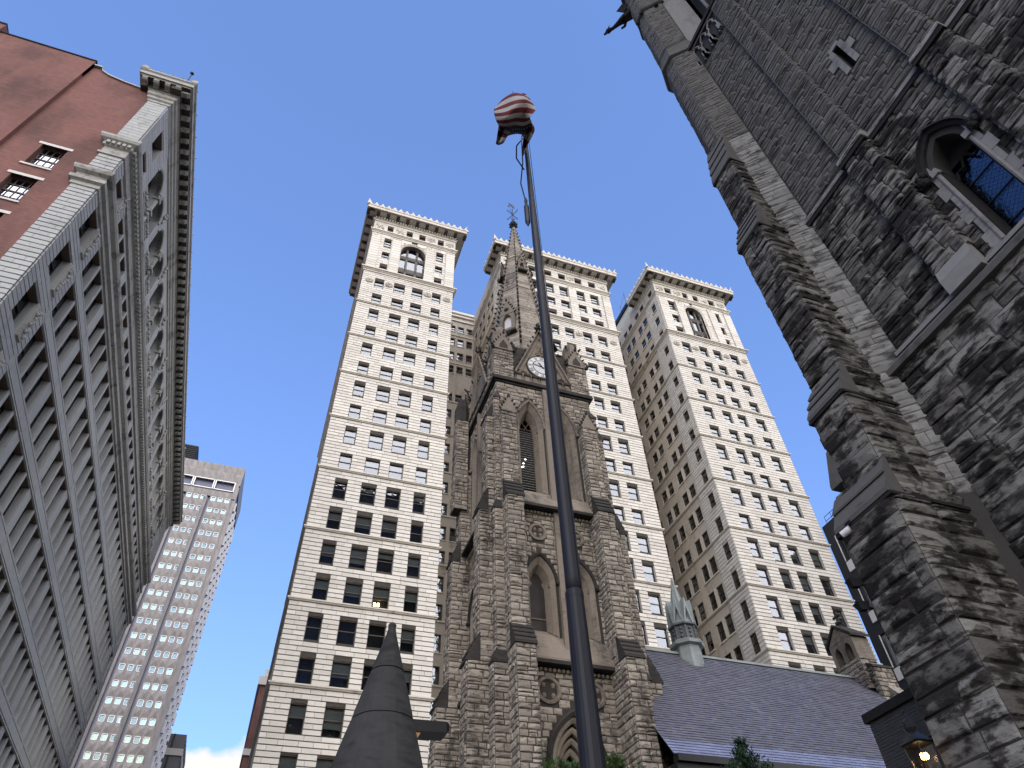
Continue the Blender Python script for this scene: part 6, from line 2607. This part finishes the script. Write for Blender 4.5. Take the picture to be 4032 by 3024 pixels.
def flag_mat():
    t = NT("striped_flag_cloth")
    uv = t.add('ShaderNodeUVMap')
    s = t.add('ShaderNodeSeparateXYZ')
    t.l.new(uv.outputs[0], s.inputs[0])
    n = t.noise(uv.outputs[0], 5.0, 2.0)
    v = t.math('ADD', s.outputs[1], t.math('MULTIPLY', t.math('SUBTRACT', s.outputs[0], .5), -.06))
    st = t.math('GREATER_THAN', t.math('FRACT', t.math('MULTIPLY', v, 5.2)), .5)
    c = t.mix(st, (0.10, 0.014, 0.018), (0.30, 0.29, 0.285))
    canton = t.math('GREATER_THAN', v, .78)
    vor = t.add('ShaderNodeTexVoronoi')
    vor.inputs['Scale'].default_value = 13.0
    vor.inputs['Randomness'].default_value = .15
    t.l.new(uv.outputs[0], vor.inputs['Vector'])
    stars = t.math('LESS_THAN', vor.outputs['Distance'], .24)
    blue = t.mix(stars, (0.010, 0.012, 0.03), (0.16, 0.16, 0.165))
    c = t.mix(canton, c, blue)
    d = t.bsdf(c, .8, spec=.1)
    tr = t.add('ShaderNodeBsdfTranslucent')
    t.put(c, tr.inputs[0])
    mx = t.add('ShaderNodeMixShader')
    mx.inputs[0].default_value = .06
    t.l.new(d.outputs[0], mx.inputs[1])
    t.l.new(tr.outputs[0], mx.inputs[2])
    t.l.new(mx.outputs[0], t.out.inputs[0])
    return t.m


fm_ = flag_mat()


def cloth_obj(name, G, nu, nv, u0, u1, v0, v1, parent):
    C = cloth(G, nu, nv)
    mb = MB()
    vs_ = [p for r in C for p in r]
    w = nu + 1
    mb.add(vs_, [(j * w + i, j * w + i + 1, (j + 1) * w + i + 1, (j + 1) * w + i) for j in range(nv) for i in range(nu)])
    o = mb.build(name, fm_, parent, smooth=True)
    uvl = o.data.uv_layers.new(name='UVMap')
    for p in o.data.polygons:
        for li in p.loop_indices:
            vi = o.data.loops[li].vertex_index
            uvl.data[li].uv = (u0 + (u1 - u0) * (vi % w) / nu, v0 + (v1 - v0) * (vi // w) / nv)
    sm = o.modifiers.new('thickness', 'SOLIDIFY')
    sm.thickness = .004
    return o


cloth_obj('flag_cloth', grid, 28, 30, 0, 1, .0, .97, FL)


def tail(pts, name, v0, v1, n=10):
    G = [[at(1850 + x * kk, 300 + y * kk, d) for x, y, d in row] for row in pts]
    cloth_obj(name, G, 8, n, .0, .35, v0, v1, FL)


tail([[(372, 650, 5.0), (420, 655, 5.05), (480, 680, 5.1), (540, 720, 5.2)], [(365, 720, 5.05), (410, 735, 5.2), (460, 750, 5.05), (500, 770, 5.2)],
      [(350, 800, 5.1), (390, 815, 5.2), (440, 820, 5.0), (470, 815, 5.15)], [(338, 880, 5.1), (365, 900, 5.2), (405, 892, 5.1), (445, 865, 5.15)]], 'flag_fold', .45, .8)
tail([[(760, 560, 5.1), (785, 560, 5.15), (805, 580, 5.2), (815, 610, 5.25)], [(740, 660, 5.2), (780, 650, 5.3), (815, 670, 5.2), (845, 700, 5.3)],
      [(700, 800, 5.3), (735, 790, 5.45), (770, 810, 5.3), (800, 810, 5.4)], [(688, 920, 5.45), (708, 920, 5.5), (730, 925, 5.45), (752, 900, 5.5)],
      [(680, 1040, 5.55), (688, 1040, 5.57), (696, 1040, 5.55), (704, 1030, 5.57)]], 'flag_fold', .3, .75, 16)
q = MB()
a = at(1850 + 570 * kk, 300 + 225 * kk, 4.85)
q.tube([a, at(1850 + 560 * kk, 300 + 205 * kk, 4.86), at(1850 + 557 * kk, 300 + 192 * kk, 4.86)], [.012, .006, .003], 4)
q.tube([at(1850 + 690 * kk, 300 + 233 * kk, 4.85), at(1850 + 742 * kk, 300 + 241 * kk, 4.9)], [.02, .003], 4)
q.build('frayed_edge', fm_, FL)

# cone-capped stone pier
CX_, CY_ = 1.0, 5.92
cp = thing('stone_pier', 'sooty grey stone pier with tall pointed cone cap in front of the limestone tower', 'stone pier', (CX_, CY_, 0))
q = MB()


def ring_pts(r, z, jit=0.0, m=32):
    out = []
    for i in range(m):
        a = 2 * PI * i / m
        # eight-sided with rounded edges
        k = 1.0 / math.cos(((a - R(8)) % (PI / 4)) - PI / 8)
        rr = r * (.62 + .38 * k * .985)
        out.append((CX_ + rr * math.cos(a), CY_ + rr * math.sin(a), z))
    return out


TP, SLP = 4.70, .283


def crad(z):
    return max(.035, (TP - z) * SLP + .012)


for za, zb, g in ((4.24, 4.64, 0), (3.82, 4.228, 0), (3.2, 3.808, 0), (2.5, 3.19, 0)):
    b = MB()
    zs = [za + (zb - za) * i / 6 for i in range(7)]
    rings = [ring_pts(crad(z) * (1 - (.012 if i in (0, 6) else 0)), z) for i, z in enumerate(zs)]
    if zb > 4.6:
        rings += [ring_pts(.038, 4.672), ring_pts(.026, 4.69)]
    b.rings(rings)
    b.build('cone_stone', M['cone'], cp)
q.rings([ring_pts(crad(z) - .012, z) for z in (2.5, 4.4)])
q.lathe((CX_, CY_), [(.78, 2.2), (.84, 2.3), (.84, 2.42), (.66, 2.52)], 24)
q.build('joint_core', M['kirk_joint'], cp)
q = MB()
q.lathe((CX_, CY_), [(.75, 0), (.75, .3), (.62, .4), (.62, 2.1), (.78, 2.2)], 24)
q.build('pier_shaft', M['cone'], cp)

# flat street light whose head pokes out behind the cone
SLM = thing('street_lamp', 'flat black street light head sticking out behind the stone cone', 'street lamp', (1.72, 9.0, 0))
q = MB()
q.lathe((1.72, 9.0), [(.11, 0), (.08, .4), (.05, 4.86)], 10)
q.build('lamp_post', M['dark_metal'], SLM)
q = MB()
q.rings([[(1.66, 8.82, 4.84), (1.66, 9.12, 4.84), (1.66, 9.12, 4.98), (1.66, 8.82, 4.98)], [(2.31, 8.82, 4.86), (2.31, 9.12, 4.86), (2.31, 9.12, 4.99), (2.31, 8.82, 4.99)],
         [(2.35, 8.84, 4.89), (2.35, 9.10, 4.89), (2.35, 9.10, 4.97), (2.35, 8.84, 4.97)]])
q.build('lamp_head', M['dark_metal'], SLM)
q = MB()
q.box(1.72, 1.98, 8.85, 9.09, 4.828, 4.838)
q.build('lamp_lens', emit_mat("dim_amber_lens", (1.0, .55, .25), .12), SLM)

# fittings on the buttress of the dark church tower
SC = thing('security_camera', 'white security camera fixed high on the dark church buttress', 'security camera', (12.42, 10.25, 10.8))
q = MB()
q.tube([(12.5, 10.15, 11.05), (12.42, 10.2, 10.92), (12.38, 10.23, 10.86)], .03, 6)
q.box(12.4, 12.5, 10.05, 10.25, 10.9, 11.0)
q.build('bracket', M['dark_metal'], SC)
cd = np.array((-.35, .75, -.2))
cd /= np.linalg.norm(cd)
c0 = np.array((12.4, 10.15, 10.8))
q = MB()
q.tube([c0 - cd * .02, c0 + cd * .24], [.085, .08], 12)
q.build('camera_body', M['white_metal'], SC)
q = MB()
q.tube([c0 - cd * .03, c0 - cd * .0], [.075, .088], 12)
q.build('camera_back', M['dark_metal'], SC)
FG = 'floodlights on the buttress'
for nm, lab, c in (('floodlight', 'upper black floodlight on the far side of the dark church buttress below the camera', (12.36, 10.63, 9.69)),
                   ('floodlight', 'lower black floodlight on the far side of the dark church buttress above the lantern', (12.46, 10.77, 9.2))):
    f = thing('floodlight', lab, 'floodlight', c, FG)
    q = MB()
    q.rings([[(c[0] - .16, c[1] - .04, c[2] + .02), (c[0] + .1, c[1] - .12, c[2] + .02), (c[0] + .14, c[1] + .12, c[2] + .02), (c[0] - .12, c[1] + .18, c[2] + .02)],
             [(c[0] - .1, c[1] - .02, c[2] - .17), (c[0] + .06, c[1] - .08, c[2] - .17), (c[0] + .08, c[1] + .06, c[2] - .17), (c[0] - .08, c[1] + .1, c[2] - .17)]])
    q.build('lamp_housing', M['dark_metal'], f)
    q = MB()
    q.quad((c[0] - .14, c[1] - .02, c[2] + .025), (c[0] + .09, c[1] - .1, c[2] + .025), (c[0] + .12, c[1] + .1, c[2] + .025), (c[0] - .1, c[1] + .16, c[2] + .025))
    q.build('lamp_glass', M['glass'], f)
    q = MB()
    q.tube([(c[0] + .05, c[1], c[2] - .08), (c[0] + .2, c[1] - .05, c[2] - .12), (12.75, 10.55, c[2] - .1)], .035, 6)
    q.build('bracket', M['dark_metal'], f)
lc = (12.32, 10.80)
LN = thing('wall_lantern', 'black lantern with glowing warm bulb hanging beside the dark church buttress', 'lantern', (lc[0], lc[1], 5.6))
hw0, hw1 = .185, .13
q = MB()
ztop, zbot = 6.2, 5.3
for sx in (-1, 1):
    for sy in (-1, 1):
        q.tube([(lc[0] + sx * hw0, lc[1] + sy * hw0, ztop), (lc[0] + sx * hw1, lc[1] + sy * hw1, zbot)], .013, 5)
for z, h in ((ztop, hw0), (zbot, hw1)):
    q.box(lc[0] - h - .02, lc[0] + h + .02, lc[1] - h - .02, lc[1] + h + .02, z - .015, z + .02)
q.rings([[(lc[0] + s * .225, lc[1] + t * .225, 6.22) for s, t in ((-1, -1), (1, -1), (1, 1), (-1, 1))], [(lc[0] + s * .07, lc[1] + t * .07, 6.42) for s, t in ((-1, -1), (1, -1), (1, 1), (-1, 1))]])
q.lathe(lc, [(.07, 6.42), (.10, 6.5), (.095, 6.62), (.03, 6.7), (.02, 6.78), (.035, 6.82), (.01, 6.86)], 8)
q.build('lantern_frame', M['dark_metal'], LN)
glow = NT("rippled_lantern_glass")
gl_ = glow.add('ShaderNodeBsdfGlass')
gl_.inputs['Roughness'].default_value = .12
gl_.inputs['IOR'].default_value = 1.2
gl_.inputs['Color'].default_value = (1, .93, .85, 1)
glow.l.new(glow.bump(glow.noise(glow.mapped(glow.pos(), (1, 1, .35)), 30.0, 3.0), .6, .01), gl_.inputs['Normal'])
gt_ = glow.add('ShaderNodeBsdfTransparent')
gt_.inputs[0].default_value = (.8, .72, .62, 1)
gm_ = glow.add('ShaderNodeMixShader')
gm_.inputs[0].default_value = .55
glow.l.new(gl_.outputs[0], gm_.inputs[1])
glow.l.new(gt_.outputs[0], gm_.inputs[2])
glow.l.new(gm_.outputs[0], glow.out.inputs[0])
q = MB()
for (ax, ay, bx, by) in ((-1, -1, 1, -1), (1, -1, 1, 1), (1, 1, -1, 1), (-1, 1, -1, -1)):
    q.quad((lc[0] + ax * hw1, lc[1] + ay * hw1, zbot), (lc[0] + bx * hw1, lc[1] + by * hw1, zbot), (lc[0] + bx * hw0, lc[1] + by * hw0, ztop), (lc[0] + ax * hw0, lc[1] + ay * hw0, ztop))
q.build('lantern_glass', glow.m, LN)
q = MB()
q.blob((lc[0] + .03, lc[1] - .02, 5.98), .05, 10, (1, 1, 1.3))
q.build('bulb', emit_mat("warm_bulb", (1.0, .62, .22), 14.0), LN)
q = MB()
q.tube([(lc[0] - .12, lc[1] - .1, 6.22), (lc[0] - .26, lc[1] - .02, 6.45)], .012, 5)
q.tube([(lc[0], lc[1], 5.3), (lc[0] + .05, lc[1] - .02, 5.2), (12.9, 10.56, 5.1)], .03, 6)
q.tube([(lc[0] + .12, lc[1] - .05, 6.28), (12.8, 10.56, 6.4)], .025, 6)
q.build('bracket', M['dark_metal'], LN)


# trees
def leaf_cloud(mb, pts, size, g):
    for c in pts:
        a, b = g.uniform(0, 2 * PI), g.uniform(-1, 1)
        n = np.array((math.cos(a) * math.sqrt(1 - b * b), math.sin(a) * math.sqrt(1 - b * b), abs(b) * .8 + .2))
        u = np.cross(n, (0, 0, 1.0))
        u /= max(1e-6, np.linalg.norm(u))
        v = np.cross(n, u)
        s = size * g.uniform(.6, 1.3)
        mb.add([c - v * s, c + u * s * .5, c + v * s, c - u * s * .5], [(0, 1, 2, 3)])


def broad_tree(label, x, y, h, rx, ry, rz, seed, grp):
    g = random.Random(seed)
    t = thing('tree', label, 'tree', (x, y, 0), grp)
    q = MB()
    q.tube([(x, y, 0), (x + .05, y, h * .35), (x - .05, y + .05, h * .62), (x, y, h - rz)], [.16, .13, .1, .06], 8)
    cz = h - rz
    cl = []
    for i in range(13):
        a, b, r = g.uniform(0, 2 * PI), g.uniform(-.6, .95), g.uniform(.35, 1)
        c = np.array((x + rx * r * math.cos(a) * math.sqrt(1 - b * b * .8), y + ry * r * math.sin(a) * math.sqrt(1 - b * b * .8), cz + rz * b * .8))
        cl.append(c)
        q.tube([(x, y, cz - rz * .5), (x * .5 + c[0] * .5, y * .5 + c[1] * .5, cz + (c[2] - cz) * .4), c], [.06, .035, .012], 5)
    q.build('trunk', M['bark'], t)
    q = MB()
    for c in cl:
        k = g.uniform(.28, .5)
        pts = []
        for _ in range(230):
            d = np.array((g.gauss(0, 1), g.gauss(0, 1), g.gauss(0, 1)))
            d /= np.linalg.norm(d)
            pts.append(c + d * k * g.uniform(.45, 1.1) * np.array((1, 1, .75)))
        leaf_cloud(q, pts, .085, g)
    q.build('crown', M['leaf'], t)


TG = 'trees in front of the cathedral'
broad_tree('small leafy green tree left of the flagpole foot, before the cathedral door', 8.85, 20.3, 8.72, .75, .8, .9, 4, TG)
broad_tree('bushy green tree right of the flagpole foot, before the cathedral tower', 11.05, 20.1, 8.98, 1.05, .9, 1.1, 9, TG)
cx, cy, ch = 15.9, 21.0, 10.15
ct = thing('conifer', 'dark green conifer tip rising before the slate roof eave', 'tree', (cx, cy, 0))
g = random.Random(12)
q = MB()
q.tube([(cx, cy, 0), (cx, cy, 9.9)], [.2, .02], 8)
tr_ = MB()
for z in np.arange(5.5, 10.1, .16):
    k = (ch - z)
    rr = .12 + .62 * k if k < 1.6 else .12 + .62 * 1.6 + .3 * (k - 1.6)
    rr = min(rr, 1.7)
    m = int(5 + rr * 6)
    for i in range(m):
        a = g.uniform(0, 2 * PI)
        L = rr * g.uniform(.6, 1.12)
        off = .18 * k * (1 if math.cos(a) > 0 else .3)
        e = np.array((cx + math.cos(a) * (L + off * .3), cy + math.sin(a) * L, z + .18 * L))
        s = np.array((cx, cy, z - .05))
        tr_.add([s, s + (0, 0, .02), e], [(0, 1, 2)])
        pts = []
        for _ in range(int(16 + 22 * L)):
            t = g.uniform(.15, 1.0)
            pts.append(s + (e - s) * t + np.array((g.gauss(0, .06), g.gauss(0, .06), g.gauss(0, .05))))
        leaf_cloud(q if False else tr_, pts, .07, g)
q.build('trunk', M['bark'], ct)
tr_.build('crown', M['needle'], ct)

# blocks down the street behind the viewer, met in the picture only as reflections and shade
for lab, x0, x1, y0, y1, h in (('tall dark office block behind the viewer, mirrored in lower office windows', 4, 34, -60, -34, 118),):
    b = thing('background_block', lab, 'building', ((x0 + x1) / 2, (y0 + y1) / 2, 0))
    q = MB()
    q.box(x0, x1, y0, y1, 0, h)
    q.build('wall', plain_mat("brown_block_wall", (0.10, 0.085, 0.075), .8, 0, .3, .2), b)
    q = MB()
    for z in range(4, h - 4, 4):
        for x in range(x0 + 2, x1 - 2, 4):
            q.box(x, x + 2.2, y1 - .05, y1 + .04, z, z + 2.3)
    q.build('window_rows', M['glass_dark'], b, kind='stuff')
bpy.context.view_layer.update()
